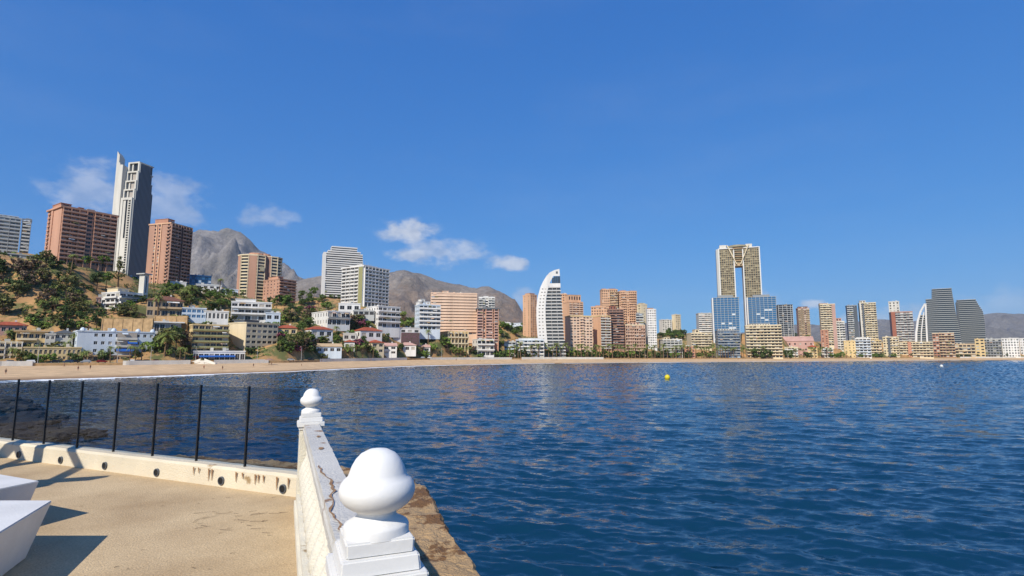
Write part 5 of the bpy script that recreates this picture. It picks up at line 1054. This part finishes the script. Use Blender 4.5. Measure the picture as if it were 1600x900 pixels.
# =================================================================== small things on the beach and the promenade
def car(label, px, off, m_, rz=0, estate=False):
    Y = Yp(px)+off; root = empty('parked_car', (colx(px, Y), Y, zs(px)+1.06), rz); tag(root, label, 'car', 'cars parked along the promenade')
    prof = [(-2.1, .3), (2.1, .3), (2.15, .75), (1.3, .92), (.7, 1.42), (-1.1, 1.45) if not estate else (-1.8, 1.48), (-1.85, .98), (-2.15, .9)]
    g = MB(); n = len(prof)
    for s_ in (-1, 1): g.f.append(tuple(len(g.v)+k for k in range(n))); g.m.append(0); g.v += [(x, s_*(.85 if z < 1 else .68), z) for x, z in prof]
    for k in range(n): g.f.append((k, (k+1) % n, n+(k+1) % n, n+k)); g.m.append(0)
    g.build('body', m_, root)
    g = MB(); g.quad((1.2, -.83, .98), (.68, -.715, 1.36), (-1.05, -.715, 1.38), (-1.7, -.83, 1.0)); g.build('side_window', 'carglass', root)
    g = MB(); g.quad((1.27, -.7, .97), (1.27, .7, .97), (.76, .6, 1.4), (.76, -.6, 1.4)); g.build('windscreen', 'carglass', root)
    for x in (-1.3, 1.3):
        for y in (-.86, .66):
            wv = empty('wheel', (x, y, .32)); wv.parent = root; wv.rotation_euler = (-R(90), 0, 0)
            g = MB(); g.lathe([(.2, 0), (.32, .02), (.32, .18), (.2, .2)], 12); g.build('tyre', 'tyre', wv); g = MB(); g.lathe([(.05, .19), (.2, .21)], 10); g.build('rim', 'rim', wv)
    for y in (-.6, .6): ubox('headlight', 'lampglass', root, 2.1, y-.15, .62, 2.17, y+.15, .74)
for (px, m_, d, e) in ((18, 'car_silver', 'silver car behind the white parapet at the left edge', 0), (47, 'car_white', 'white car beside the end of the left white parapet', 1), (87, 'car_black', 'black car in front of the white garage doors', 0), (107, 'car_blue', 'dark blue car left of two, below the dark arch of arcade', 1), (117, 'car_black', 'black car right beside the dark blue one below the arcade', 0),
        (135, 'car_silver', 'grey car under the tall slim palm right of arcade', 0), (160, 'car_red', 'dark red car below the blue awning', 0), (206, 'car_white', 'white car behind the white parapet below the beach house', 1), (219, 'car_blue', 'blue car right of the white one behind the white parapet', 0), (228, 'car_black', 'black car behind white parapet, rightmost of three', 0), (245, 'car_red', 'red car behind white parapet near the garden palm', 0),
        (455, 'car_silver', 'silver car on promenade below the yellow red-roofed house', 0), (486, 'car_black', 'black car on the promenade left of the centre palms', 1), (660, 'car_silver', 'silver car on promenade below the low pink-roofed house', 0), (672, 'car_white', 'white car on promenade left of the yellow columned house', 0)): car(d, px, 6, m_, R(random.choice((0, 180))) + random.uniform(-.1, .1) + math.atan2(colx(px, 1), 1)*-1, e)
# people
def skin_obj(name, V_, E_, r_, m_, parent=None):
    me = bpy.data.meshes.new(name); me.from_pydata(V_, E_, []); me.materials.append(MAT[m_]); o = link(name, me, parent)
    md = o.modifiers.new('Skin', 'SKIN'); md.use_smooth_shade = True
    for i, q in enumerate(r_): me.skin_vertices[0].data[i].radius = (q, q)
    me.skin_vertices[0].data[0].use_root = True; sb = o.modifiers.new('Subdivision', 'SUBSURF'); sb.levels = 1; sb.render_levels = 1
    return o
def to_mesh(o):
    dg = bpy.context.evaluated_depsgraph_get(); me = bpy.data.meshes.new_from_object(o.evaluated_get(dg)); bpy.data.objects.remove(o); return me
def person_meshes(step, arm):
    J = [(0,0,.95), (0,0,1.2), (0,0,1.42), (0,0,1.52), (0,.02,1.62), (0,.02,1.72)]
    E = [(0,1),(1,2),(2,3),(3,4),(4,5)]; r = [.14, .13, .13, .055, .085, .075]
    for s_ in (-1, 1):
        b = len(J); J += [(s_*.1, 0, .9), (s_*.11, s_*step*.5+.04, .5), (s_*.11, s_*step, .09), (s_*.11, s_*step+.16, .04)]; E += [(0, b), (b, b+1), (b+1, b+2), (b+2, b+3)]; r += [.095, .065, .045, .035]
        b = len(J); J += [(s_*.2, 0, 1.4), (s_*.27, -s_*arm*.5, 1.14), (s_*.28, -s_*arm+.08, .92), (s_*.28, -s_*arm+.12, .83)]; E += [(2, b), (b, b+1), (b+1, b+2), (b+2, b+3)]; r += [.055, .042, .034, .026]
    body = to_mesh(skin_obj('body', J, E, r, 'skin'))
    sh = to_mesh(skin_obj('shirt', [(0,0,.97), (0,0,1.2), (0,0,1.4), (-.2,0,1.39), (.2,0,1.39), (-.25,arm*.3,1.22), (.25,-arm*.3,1.22)], [(0,1),(1,2),(2,3),(2,4),(3,5),(4,6)], [.16, .155, .15, .075, .075, .06, .06], 'cloth_dark'))
    st_ = to_mesh(skin_obj('shorts', [(0,0,.96), (-.1,0,.88), (.1,0,.88), (-.11,-step*.35,.58), (.11,step*.35,.58)], [(0,1),(0,2),(1,3),(2,4)], [.16, .11, .11, .085, .085], 'cloth_dark'))
    g = MB(); g.lathe([(.085, 0), (.1, .05), (.085, .11), (.03, .145)], 10); hr = g.mesh('hair', 'hair', True)
    return body, sh, st_, hr
PM = [person_meshes(.02, .03), person_meshes(.28, .22)]
PEOPLE = [(12, 585, 1, 'person in dark clothes walking near the surf at the left edge'), (124, 579, 0, 'person in dark clothes standing on sand below the arcade palm'), (102, 574, 1, 'person walking by the beach wall below the cream arcade'), (143, 577, 0, 'lone person in dark clothes on sand below the blue-white beach house'), (320, 577, 1, 'person walking on the sand left of the white stairs front'), (349, 578, 0, 'person standing on sand below the blue awning restaurant'),
          (397, 574, 1, 'person walking below the right end of the restaurant parapet'), (425, 571, 0, 'person standing by the dark umbrella on the sand'), (503, 565, 0, 'person at the beach wall left of the centre palms'), (472, 572, 0, 'person crouched low on sand below the long red-roofed house'), (580, 564, 1, 'person in front of the wall right of the centre palms'), (713, 564, 0, 'person on the sand below the yellow columned house'), (750, 565.5, 1, 'person walking on sand below the white terrace house'), (814, 564, 0, 'person on the sand below the long white apartments'), (870, 563.5, 1, 'person on the sand below the white sail tower'), (985, 563, 0, 'person on the sand below the salmon hotel'), (1153, 562.5, 1, 'person on the sand between the two blue towers')]
def on_sand(px, py):
    for f in np.linspace(.03, .98, 60):
        Y = Yw(px) + (Yp(px)-Yw(px))*f; z = zs(px)*f**.75
        if px_of((colx(px, Y), Y, z))[1] <= py: return Vector((colx(px, Y), Y, z))
    return Vector((colx(px, Yp(px)-3), Yp(px)-3, zs(px)*.97))
for i, (px, py, k, lab) in enumerate(PEOPLE):
    P = on_sand(px, py); root = empty('person', P, random.uniform(0, 6.28)); tag(root, lab, 'person', 'people on the beach'); s_ = random.uniform(.95, 1.06); root.scale = (s_, s_, s_ if 'crouched' not in lab else s_*.6)
    b, sh, st_, hr = PM[k]; link('body', b, root); o = link('shirt', sh, root); link('shorts', st_, root); link('hair', hr, root, (0, .01, 1.66))
    if i % 3 == 1:
        o.material_slots[0].link = 'OBJECT'; o.material_slots[0].material = MAT['cloth_red']
# beach umbrella and stairs
P = on_sand(421, 570); root = empty('beach_umbrella', P); tag(root, 'dark beach umbrella by the wall right of the restaurant', 'umbrella'); g = MB(); g.tube([(0,0,0), (0,0,3)], .06); g.build('pole', 'darkmetal', root); g = MB(); g.lathe([(2.6, 2.4), (2.5, 2.5), (1.2, 3.0), (.05, 3.3)], 8); g.build('canopy', 'brownd', root)
root = empty('beach_stairs', (colx(322, Yp(322)-.5), Yp(322)-.5, zs(322)-.3)); tag(root, 'white double stairs from promenade down to the sand left of restaurant', 'stairs')
for s_ in (-1, 1):
    for k in range(7): ubox('step', 'whitewall', root, min(s_*(1+k*.8), s_*(1.8+k*.8)), -3, -.5, max(s_*(1+k*.8), s_*(1.8+k*.8)), -.1, 2.0-k*.28)
    g = MB(); g.v += [(s_*1, -3.2, 1.2), (s_*6.8, -3.2, -.2), (s_*6.8, -3.2, .9), (s_*1, -3.2, 3.1), (s_*1, -3.01, 1.2), (s_*6.8, -3.01, -.2), (s_*6.8, -3.01, .9), (s_*1, -3.01, 3.1)]
    for f in ((0,1,2,3),(4,5,6,7),(3,2,6,7),(0,1,5,4)): g.f.append(f); g.m.append(0)
    g.build('side_wall', 'whitewall', root)
ubox('landing', 'whitewall', root, -1, -3.2, -.5, 1, -.1, 2.05)
for k, px in enumerate((60, 184, 236, 306, 402, 471, 612, 690, 762, 880, 1008, 1120, 1230, 1340)):
    Y = Yp(px)+2; root = empty('street_lamp', (colx(px, Y), Y, zs(px)+1)); 
    nr = min(REFS, key=lambda r: (px-r[0])**2 + (550-r[1])**2*1.5); tag(root, f'thin street lamp on the promenade in front of the {nr[2]}', 'street lamp', 'street lamps along the promenade')
    g = MB(); g.tube([(0,0,0), (0,0,8)], [.12, .07]); g.build('pole', 'greyw', root); g = MB(); g.tube([(0,0,7.9), (0,-.7,8.3), (0,-1.5,8.3)], .05); g.build('arm', 'greyw', root); ubox('lamp_head', 'lampglass', root, -.15, -2.0, 8.22, .15, -1.4, 8.36)
def buoy(label, px, py, r_, m_, tilt):
    P = ground_at(px, py, .1); root = empty('buoy', P); root.rotation_euler = (0, tilt, 0); tag(root, label, 'buoy')
    g = MB(); g.lathe([(r_*.25, -r_*.9), (r_*.75, -r_*.6), (r_, 0), (r_*.86, r_*.55), (r_*.45, r_*.95), (r_*.1, r_*1.08)], 16); g.build('float', m_, root, (0, 0, r_*.5), smooth=True); g = MB(); g.lathe([(r_*.16, 0), (r_*.16, r_*.3), (r_*.05, r_*.36)], 8); g.build('lifting_eye', 'darkmetal', root, (0, 0, r_*1.5))
buoy('yellow round buoy floating in the middle of the bay', 1042, 592, .85, 'buoy_yellow', .3); buoy('tiny white buoy far out below the larger curved tower', 1471, 573.5, .95, 'buoy_white', .1)
# rocks at the foot of the terrace
m = mat('rock_dark', '3c352e', .7, .3, .6, .8, 4);  # dark brown rock with random tone
for k, (px, py, s_) in enumerate(((4, 628, 5.5), (22, 640, 5), (44, 650, 4), (16, 660, 5), (36, 672, 4.5), (62, 660, 2.6), (90, 652, 2.0), (6, 686, 4), (70, 676, 2.6), (105, 676, 2.6), (132, 676, 2.2), (150, 680, 1.4), (52, 634, 1.6), (84, 684, 2.0), (-40, 640, 7), (-60, 680, 6))):
    P = ground_at(px, py, .2); b_ = bmesh.new(); bmesh.ops.create_icosphere(b_, subdivisions=4, radius=1)
    for v in b_.verts:
        n_ = noise.fractal(v.co*1.3 + Vector((k*7.1, 0, 0)), 1.0, 2.0, 5); c_ = noise.cell(v.co*2.2 + Vector((k*3, 1, 2))); v.co *= 1 + .35*n_ + .1*c_; v.co.z *= .42
    me = bpy.data.meshes.new('rock'); b_.to_mesh(me); b_.free(); me.materials.append(m); o = link('rock', me, None, P + Vector((0, 0, -.15*s_*.4)), (0, 0, k*1.3), (s_*.62, s_*.5, s_*.5))
    tag(o, None, 'rock', 'dark rocks in the water behind the glass fence')
RK = sorted([o for o in bpy.data.objects if o.name.split('.')[0] == 'rock'], key=lambda o: px_of(o.location)[0])
for i, o in enumerate(RK): o['label'] = f'dark shore rock behind the glass fence, {ORD[i+1] if i < 12 else str(i+1)+"th"} from left'

# =================================================================== the terrace in the foreground
ZF = CZ - 1.65
TH = math.atan(.4098)
m = mat('terrace', 'c4ac86', .95, .14, .8, .5, 60, col2='a88e6a'); m2_ = m.node_tree
pN = m2_.nodes['Principled BSDF']; b_old = pN.inputs['Base Color'].links[0].from_socket; tcn = N(m2_, 'ShaderNodeTexCoord')
sp1 = N(m2_, 'ShaderNodeTexNoise'); sp1.inputs['Scale'].default_value = 90; sp1.inputs['Detail'].default_value = 4; m2_.links.new(tcn.outputs['Object'], sp1.inputs['Vector']); mr = N(m2_, 'ShaderNodeMapRange'); m2_.links.new(sp1.outputs['Fac'], mr.inputs[0]); mr.inputs[1].default_value = .3; mr.inputs[2].default_value = .7; mr.inputs[3].default_value = .78; mr.inputs[4].default_value = 1.16
hs_ = N(m2_, 'ShaderNodeHueSaturation'); m2_.links.new(mr.outputs[0], hs_.inputs['Value']); m2_.links.new(b_old, hs_.inputs['Color']); m2_.links.new(hs_.outputs[0], pN.inputs['Base Color'])
def peel(key, base, under, thr, sc, bump=.5):
    m = mat(key, base, .7, .1, 1.5, bump, 60); t = m.node_tree; p = t.nodes['Principled BSDF']; b_ = p.inputs['Base Color'].links[0].from_socket; c = N(t, 'ShaderNodeTexCoord'); n = N(t, 'ShaderNodeTexNoise'); n.inputs['Scale'].default_value = sc; n.inputs['Detail'].default_value = 8; n.inputs['Roughness'].default_value = .65; t.links.new(c.outputs['Object'], n.inputs['Vector'])
    r = N(t, 'ShaderNodeMapRange'); t.links.new(n.outputs['Fac'], r.inputs[0]); r.inputs[1].default_value = thr; r.inputs[2].default_value = thr+.06; x = N(t, 'ShaderNodeMix', data_type='RGBA'); t.links.new(r.outputs[0], x.inputs[0]); t.links.new(b_, x.inputs[6]); x.inputs[7].default_value = lin(under); t.links.new(x.outputs[2], p.inputs['Base Color'])
peel('balpaint', 'dcd6c4', '9a8464', .64, 3.5); peel('railpaint', 'c8c4ba', '8c6c50', .60, 4.0, .6); peel('kerbpaint', 'd6cab0', '9c8460', .64, 2.2, .5); peel('finialpaint', 'e2e0da', 'b8ac94', .68, 5.0, .05); peel('ledge', 'a88c66', '6e5030', .50, 3.2, 1.0); peel('benchwhite', 'dcdad4', 'b4aa98', .68, 2.6, .2); mat('rust', '7c5a3c', .9, .35, 30, col2='a88a66'); mat('pipe', '5a5f64', .6, .1)
npo = at(590, 750, 1.87); fpo = at(486.5, 640, 6.30); A0 = Vector((npo.x, npo.y, ZF)); B0 = Vector((fpo.x, fpo.y, ZF)); Lb = (B0-A0).length; rz = math.atan2(-(B0.x-A0.x), B0.y-A0.y)
K0 = ground_at(456, 776, ZF); K1 = ground_at(30, 718, ZF); kd = (K1-K0).normalized(); K2 = K0 + kd*13; kn = Vector((kd.y, -kd.x, 0)); kn = kn if kn.y > 0 else -kn
g = MB(); nn_ = 60
fl = [(-14, -6), (A0.x+1.2, -6), (A0.x+.2, A0.y-.3), (B0.x, B0.y+.1), ((K0+kn*.05).x, (K0+kn*.05).y), ((K2+kn*.05).x, (K2+kn*.05).y)]
g.f.append(tuple(range(len(fl)))); g.m.append(0); g.v += [(x, y, ZF) for x, y in fl]; tag(g.build('terrace_floor', 'terrace'), kind='structure')
# ledge of eroded concrete outside the balustrade and the kerb
edge = [ground_at(x, y, ZF-.12) for x, y in ((757.6, 898), (742, 876), (716, 847), (696, 814), (682, 785), (667, 758), (644, 746), (600, 738), (560, 731), (530, 727))]
far = [ground_at(x, y, ZF-.12) for x, y in ((470, 722), (380, 716), (250, 709.5), (120, 697), (0, 683))]
sx = edge[0] + (edge[0]-edge[2]).normalized()*6
outl = [sx] + edge + far
fine = []
for p, q in zip(outl[:-1], outl[1:]):
    n = max(2, int((q-p).length/.03))
    for k in range(n):
        r_ = p.lerp(q, k/n); nr = Vector((q.y-p.y, -(q.x-p.x), 0)).normalized(); fine.append(r_ + nr*(.022*noise.fractal(r_*5.1, .8, 2, 5) + .018*noise.noise(r_*19)))
g = MB(); nI = 36
inn = []
for p in fine:
    t_ = (p-A0).dot((B0-A0).normalized())/Lb; base_ = A0 + (B0-A0)*max(-1.6, min(1, t_)); 
    if t_ >= .98 and p.x < B0.x + .9:
        s_ = max(0, (Vector((p.x, p.y, 0)) - Vector((K0.x, K0.y, 0))).dot(kd)); base_ = K0 + kd*s_
    inn.append(Vector((base_.x, base_.y, ZF-.12)))
for i, (p, q) in enumerate(zip(fine, inn)):
    for k in range(nI):
        r_ = p.lerp(q, k/(nI-1)); z = ZF - .12 + .03*noise.fractal((r_.x*2.6, r_.y*2.6, 0), 1, 2, 5) + .018*noise.fractal((r_.x*11, r_.y*11, 4), .6, 2, 4) - (.05 if k == 0 else 0); g.v.append((r_.x, r_.y, z))
    g.v.append((p.x + .02*noise.noise((p.x*5, p.y*5, 3)), p.y, ZF-.6)); g.v.append((p.x-.1, p.y-.1, -2))
w_ = nI+2
for i in range(len(fine)-1):
    for k in range(nI-1): a = i*w_+k; g.f.append((a, a+w_, a+w_+1, a+1)); g.m.append(0)
    a = i*w_; g.f.append((a, a+nI, a+w_+nI, a+w_)); g.m.append(0); g.f.append((a+nI, a+nI+1, a+w_+nI+1, a+w_+nI)); g.m.append(0)
tag(g.build('outer_ledge', 'ledge', smooth=False), kind='structure')
# kerb wall with drain holes
root = empty('kerb_wall', K0, math.atan2(kd.y, kd.x)); tag(root, 'low cream concrete wall with drain holes under the glass fence', 'wall')
sgn = 1 if (Vector((-kd.y, kd.x, 0)).dot(kn) > 0) else -1
g = MB(); nseg = 130; hk = .24
for k in range(nseg+1):
    x = -.25 + 13.2*k/nseg; wob = .008*noise.noise((x*2, 0, 0))
    for (y, z) in ((0, -.02), (.01, hk*.5), (.015+wob, hk-.03), (.045, hk+wob), (.26, hk+wob), (.29, hk-.04), (.3, -.6)): g.v.append((x, sgn*y, z))
for k in range(nseg):
    for j in range(6): a = k*7+j; g.f.append((a, a+1, a+8, a+7)); g.m.append(0)
g.build('wall', 'kerbpaint', root)
def along(px, py, off):
    o_ = Vector((0, 0, CZ)); d_ = at(px, py, 1) - o_; t_ = (K0 + kn*off - o_).dot(kn)/d_.dot(kn); return (o_ + d_*t_ - K0).dot(kd)
for (px, py) in ((29, 713), (94.5, 721.5), (163.5, 730), (244.5, 741.5), (345, 761), (441.5, 774)):
    g = MB(); s_ = along(px, py, 0); g.lathe([(.052, -.03), (.052, .012), (.042, .012), (.042, -.03)], 18, caps=False); o = g.build('drain_pipe', 'pipe', root, (s_, 0, .075)); o.rotation_euler = (R(90)*sgn, 0, 0)
    g = MB(); g.lathe([(.0, .0), (.043, .0)], 18, caps=False); o = g.build('drain_hole', 'darkmetal', root, (s_, -sgn*.006, .075)); o.rotation_euler = (R(90)*sgn, 0, 0)
rs_ = random.Random(3)
for (px, h_) in ((303, .1), (311, .07), (327, .15), (332, .14), (370, .12), (380, .07), (400, .12), (405, .1), (413, .09), (434, .15), (452, .12)):
    s_ = along(px, 735, 0); g = MB(); n = 7; 
    for k in range(n): x0 = (rs_.random()-.5)*.004; g.quad((x0-.012*(1-k/n), -sgn*.006, -h_*k/n), (x0+.012*(1-k/n)+.006, -sgn*.006, -h_*k/n), (x0+.010*(1-k/n)+.004, -sgn*.006, -h_*(k+1)/n), (x0-.01*(1-k/n), -sgn*.006, -h_*(k+1)/n))
    g.build('rust_stain', 'rust', root, (s_, 0, .205))
# glass fence on the kerb
gm = bpy.data.materials.new('fence_glass'); gm.use_nodes = True; MAT['fence_glass'] = gm; t = gm.node_tree; t.nodes.remove(t.nodes['Principled BSDF']); tr = N(t, 'ShaderNodeBsdfTransparent'); tr.inputs[0].default_value = (.72, .77, .82, 1); gl = N(t, 'ShaderNodeBsdfGlossy'); gl.inputs['Roughness'].default_value = .02; lw = N(t, 'ShaderNodeLayerWeight'); lw.inputs[0].default_value = .5; fr = N(t, 'ShaderNodeMapRange'); t.links.new(lw.outputs['Facing'], fr.inputs[0]); fr.inputs[1].default_value = .3; fr.inputs[2].default_value = 1; fr.inputs[3].default_value = .015; fr.inputs[4].default_value = .10; mi = N(t, 'ShaderNodeMixShader')
t.links.new(fr.outputs[0], mi.inputs[0]); t.links.new(tr.outputs[0], mi.inputs[1]); t.links.new(gl.outputs[0], mi.inputs[2]); t.links.new(mi.outputs[0], t.nodes['Material Output'].inputs[0])
froot = empty('glass_fence', K0 + Vector((0, 0, hk)), math.atan2(kd.y, kd.x)); tag(froot, 'tinted glass fence with thin dark posts on the low cream wall', 'fence')
PB = [(382.6, 727.6), (306.5, 720.4), (238, 712), (177, 705), (120, 699), (68, 693), (19.6, 688)]
ss = [along(x, y, .15) for x, y in PB]; ss += [ss[-1] + .93*(k+1) for k in range(5)]; ss = [ss[0]-1.0] + ss; hp = 1.01
for k, s_ in enumerate(ss[1:]): ubox('post', 'darkmetal', froot, s_-.011, sgn*.15-.013, -.02, s_+.011, sgn*.15+.013, hp)
for a_, b_ in zip(ss[:-1], ss[1:]): ubox('glass_pane', 'fence_glass', froot, a_+.02 if a_ != ss[0] else .1, sgn*.15-.005, .03, b_-.02, sgn*.15+.005, hp-.015)
# balustrade
root = empty('balustrade', A0, rz); tag(root, 'white painted concrete balustrade with peeling rail running to the terrace corner', 'balustrade')
g = MB(); hr = .90; Ls = Lb-.1
def rail_sec(y, k): 
    wv = .006*noise.noise((y*3, k, 0)); return [(-.07+wv, hr-.13), (-.082+wv, hr-.10), (-.084, hr-.05), (-.076, hr-.035), (-.074+wv, hr+wv), (.082+wv, hr+wv), (.086, hr-.035), (.10, hr-.05), (.10, hr-.1), (.09, hr-.13)]
ny = 90
for k in range(ny+1):
    y = .1 + (Ls-.1)*k/ny
    for (x, z) in rail_sec(y, k): g.v.append((x, y, z))
for k in range(ny):
    for j in range(10): a = k*10+j; b = k*10+(j+1) % 10; g.f.append((a, b, b+10, a+10)); g.m.append(0)
g.build('top_rail', 'railpaint', root)
g = MB(); g.box(-.14, .1, -.02, .14, Ls, .1); g.box(-.12, .1, .1, .12, Ls, .17); g.build('plinth', 'balpaint', root)
g = MB(); g.lathe([(.06, .17), (.065, .2), (.045, .22), (.06, .25), (.108, .34), (.112, .4), (.08, .5), (.042, .58), (.05, .64), (.036, .66), (.045, .7), (.062, .74), (.06, .77)], 14); bme = g.mesh('baluster', 'balpaint', True)
nb = int((Ls-.2)/.255)
for k in range(nb): link('baluster', bme, root, (0, .22 + (Ls-.32)*k/(nb-1), 0))
g = MB(); rr_ = random.Random(5); y = .5; pts = []
while y < 2.2: pts.append((-.035 + .022*math.sin(y*5) + rr_.uniform(-.012, .012), y, rr_.uniform(.002, .009))); y += .06
for p, q in zip(pts[:-1], pts[1:]): g.quad((p[0]-p[2], p[1], hr+.007), (p[0]+p[2], p[1], hr+.007), (q[0]+q[2], q[1], hr+.007), (q[0]-q[2], q[1], hr+.007))
g.build('crack', 'rust', root)
for (x, y, r_) in ((0, 2.9, .018), (.02, 3.6, .016)):
    g = MB(); n = 9
    vs_ = [(x + r_*(1+.5*rr_.random())*math.cos(6.28*k/n), y + 2.2*r_*(1+.5*rr_.random())*math.sin(6.28*k/n), hr+.008) for k in range(n)]; g.v += vs_; g.f.append(tuple(range(n))); g.m.append(0); g.build('rust_spot', 'rust', root)
def pier(y, ztop, label=None):
    p = empty('pier', (0, y, 0)); p.parent = root
    zt = ztop - ZF
    prof = [(.001, 0), (.03, -.004), (.055, -.018), (.072, -.038), (.084, -.062), (.091, -.085), (.095, -.098), (.106, -.108), (.116, -.122), (.1215, -.14), (.1215, -.155), (.116, -.175), (.102, -.195), (.083, -.21), (.064, -.22), (.062, -.232), (.066, -.242), (.084, -.252), (.10, -.262), (.104, -.27), (.104, -.30)]
    g = MB(); g.lathe([(r_, zt+z_*.89) for r_, z_ in prof], 48, caps=False); f_ = g.build('finial', 'finialpaint', p, smooth=True)
    def sq(h0, h1, w0, w1, nm, m_):
        b_ = bmesh.new(); bmesh.ops.create_cube(b_, size=1)
        for v in b_.verts:
            w__ = w1 if v.co.z > 0 else w0; v.co = Vector((v.co.x*w__, v.co.y*w__, zt + (h1 if v.co.z > 0 else h0)))
        bmesh.ops.bevel(b_, geom=list(b_.edges), offset=min(.006, (h1-h0)*.2), segments=2, affect='EDGES'); me = bpy.data.meshes.new(nm); b_.to_mesh(me); b_.free(); me.materials.append(MAT[m_]); link(nm, me, p)
    sq(-.31, -.262, .205, .21, 'base_step', 'finialpaint'); sq(-.36, -.307, .245, .235, 'cap_block', 'finialpaint'); sq(-.408, -.357, .285, .285, 'cap_roll', 'finialpaint'); sq(-.44, -.405, .25, .255, 'cap_neck', 'finialpaint'); sq(-zt-.02, -.437, .235, .23, 'shaft', 'balpaint')
pier(0, at(588, 700, 1.87).z); pier(Lb, at(486.5, 607, 6.30).z)
# white tapered benches
def bench(label, c, e1, e2, l1, l2, h, ins):
    top = [c, c+e1*l1, c+e1*l1+e2*l2, c+e2*l2]; ctr = sum(top, Vector())/4; root_z = ZF
    bot = [ctr + (p-ctr)*(1-ins) for p in top]
    b_ = bmesh.new(); vb = [b_.verts.new((p.x-c.x, p.y-c.y, 0)) for p in bot]; vt = [b_.verts.new((p.x-c.x, p.y-c.y, h)) for p in top]
    b_.faces.new(vb[::-1]); b_.faces.new(vt)
    for k in range(4): b_.faces.new((vb[k], vb[(k+1) % 4], vt[(k+1) % 4], vt[k]))
    bmesh.ops.bevel(b_, geom=list(b_.edges), offset=.008, segments=2, affect='EDGES')
    me = bpy.data.meshes.new('bench'); b_.to_mesh(me); b_.free(); me.materials.append(MAT['benchwhite']); o = link('bench', me, None, (c.x, c.y, ZF+.002)); tag(o, label, 'bench')
hb = .42
c = ground_at(82, 782, ZF+hb); e1 = (ground_at(0, 832, ZF+hb)-c).normalized(); e2 = (ground_at(0, 782, ZF+hb)-c).normalized()
bench('nearest white concrete block bench at the lower left corner', c, e1, e2, 2.4, 1.6, hb, .14)
c = ground_at(62, 751.5, ZF+hb); e1 = (ground_at(0, 764, ZF+hb)-c).normalized(); e2 = (ground_at(0, 741, ZF+hb)-c).normalized()
bench('smaller white concrete block bench behind the nearest one', c, e1, e2, 1.9, 1.1, hb, .12)
# timber pergola added out of view past the left edge to cast the floor shadow
root = empty('pergola', (-10.3, 6.3, ZF), R(20)); tag(root, 'timber pergola added unseen outside the left edge to shade the terrace', 'pergola')
for (x, y) in ((0, 0), (2.2, 0), (0, -2.4), (2.2, -2.4)): ubox('post', 'brownd', root, x-.09, y-.09, 0, x+.09, y+.09, 2.5)
for y in (0, -2.4): ubox('beam', 'brownd', root, -.5, y-.06, 2.5, 2.8, y+.06, 2.7)
for k in range(3): ubox('rafter', 'brownd', root, -.1+k*1.1, -2.9, 2.7, -.02+k*1.1, .5, 2.82)
# dry twigs and leaf litter on the floor
g = MB(); r3 = random.Random(9)
for k in range(46):
    px, py = (r3.uniform(300, 455), r3.uniform(800, 835)) if k < 26 else (r3.uniform(120, 455), r3.uniform(770, 895)); P = ground_at(px, py, ZF); a_ = r3.uniform(-.7, .7); l_ = r3.uniform(.03, .16) if k < 26 else r3.uniform(.02, .06); pts = [P + Vector((math.cos(a_+.3*math.sin(j))*l_*j/3, math.sin(a_+.4*j*.3)*l_*j/3, .006+.004*(j % 2))) for j in range(4)]; g.tube(pts, [.0018, .0016, .0012, .0007], 4)
tag(g.build('dry_twigs', 'bark'), 'dry brown twigs scattered on the sandy terrace floor', 'twigs', kind='stuff')

# =================================================================== air
g = MB(); g.box(-16500, -16500, -60, 16500, 16500, 1750)
hm = bpy.data.materials.new('haze_air'); hm.use_nodes = True; t = hm.node_tree; t.nodes.remove(t.nodes['Principled BSDF']); pv = N(t, 'ShaderNodeVolumePrincipled'); pv.inputs['Color'].default_value = (.80, .88, 1, 1); pv.inputs['Density'].default_value = 2.8e-5; pv.inputs['Anisotropy'].default_value = 0.0
t.links.new(pv.outputs[0], t.nodes['Material Output'].inputs['Volume']); MAT['haze_air'] = hm
tag(g.build('haze', 'haze_air'), 'faint bluish haze over the bay and mountains', 'haze', kind='stuff')
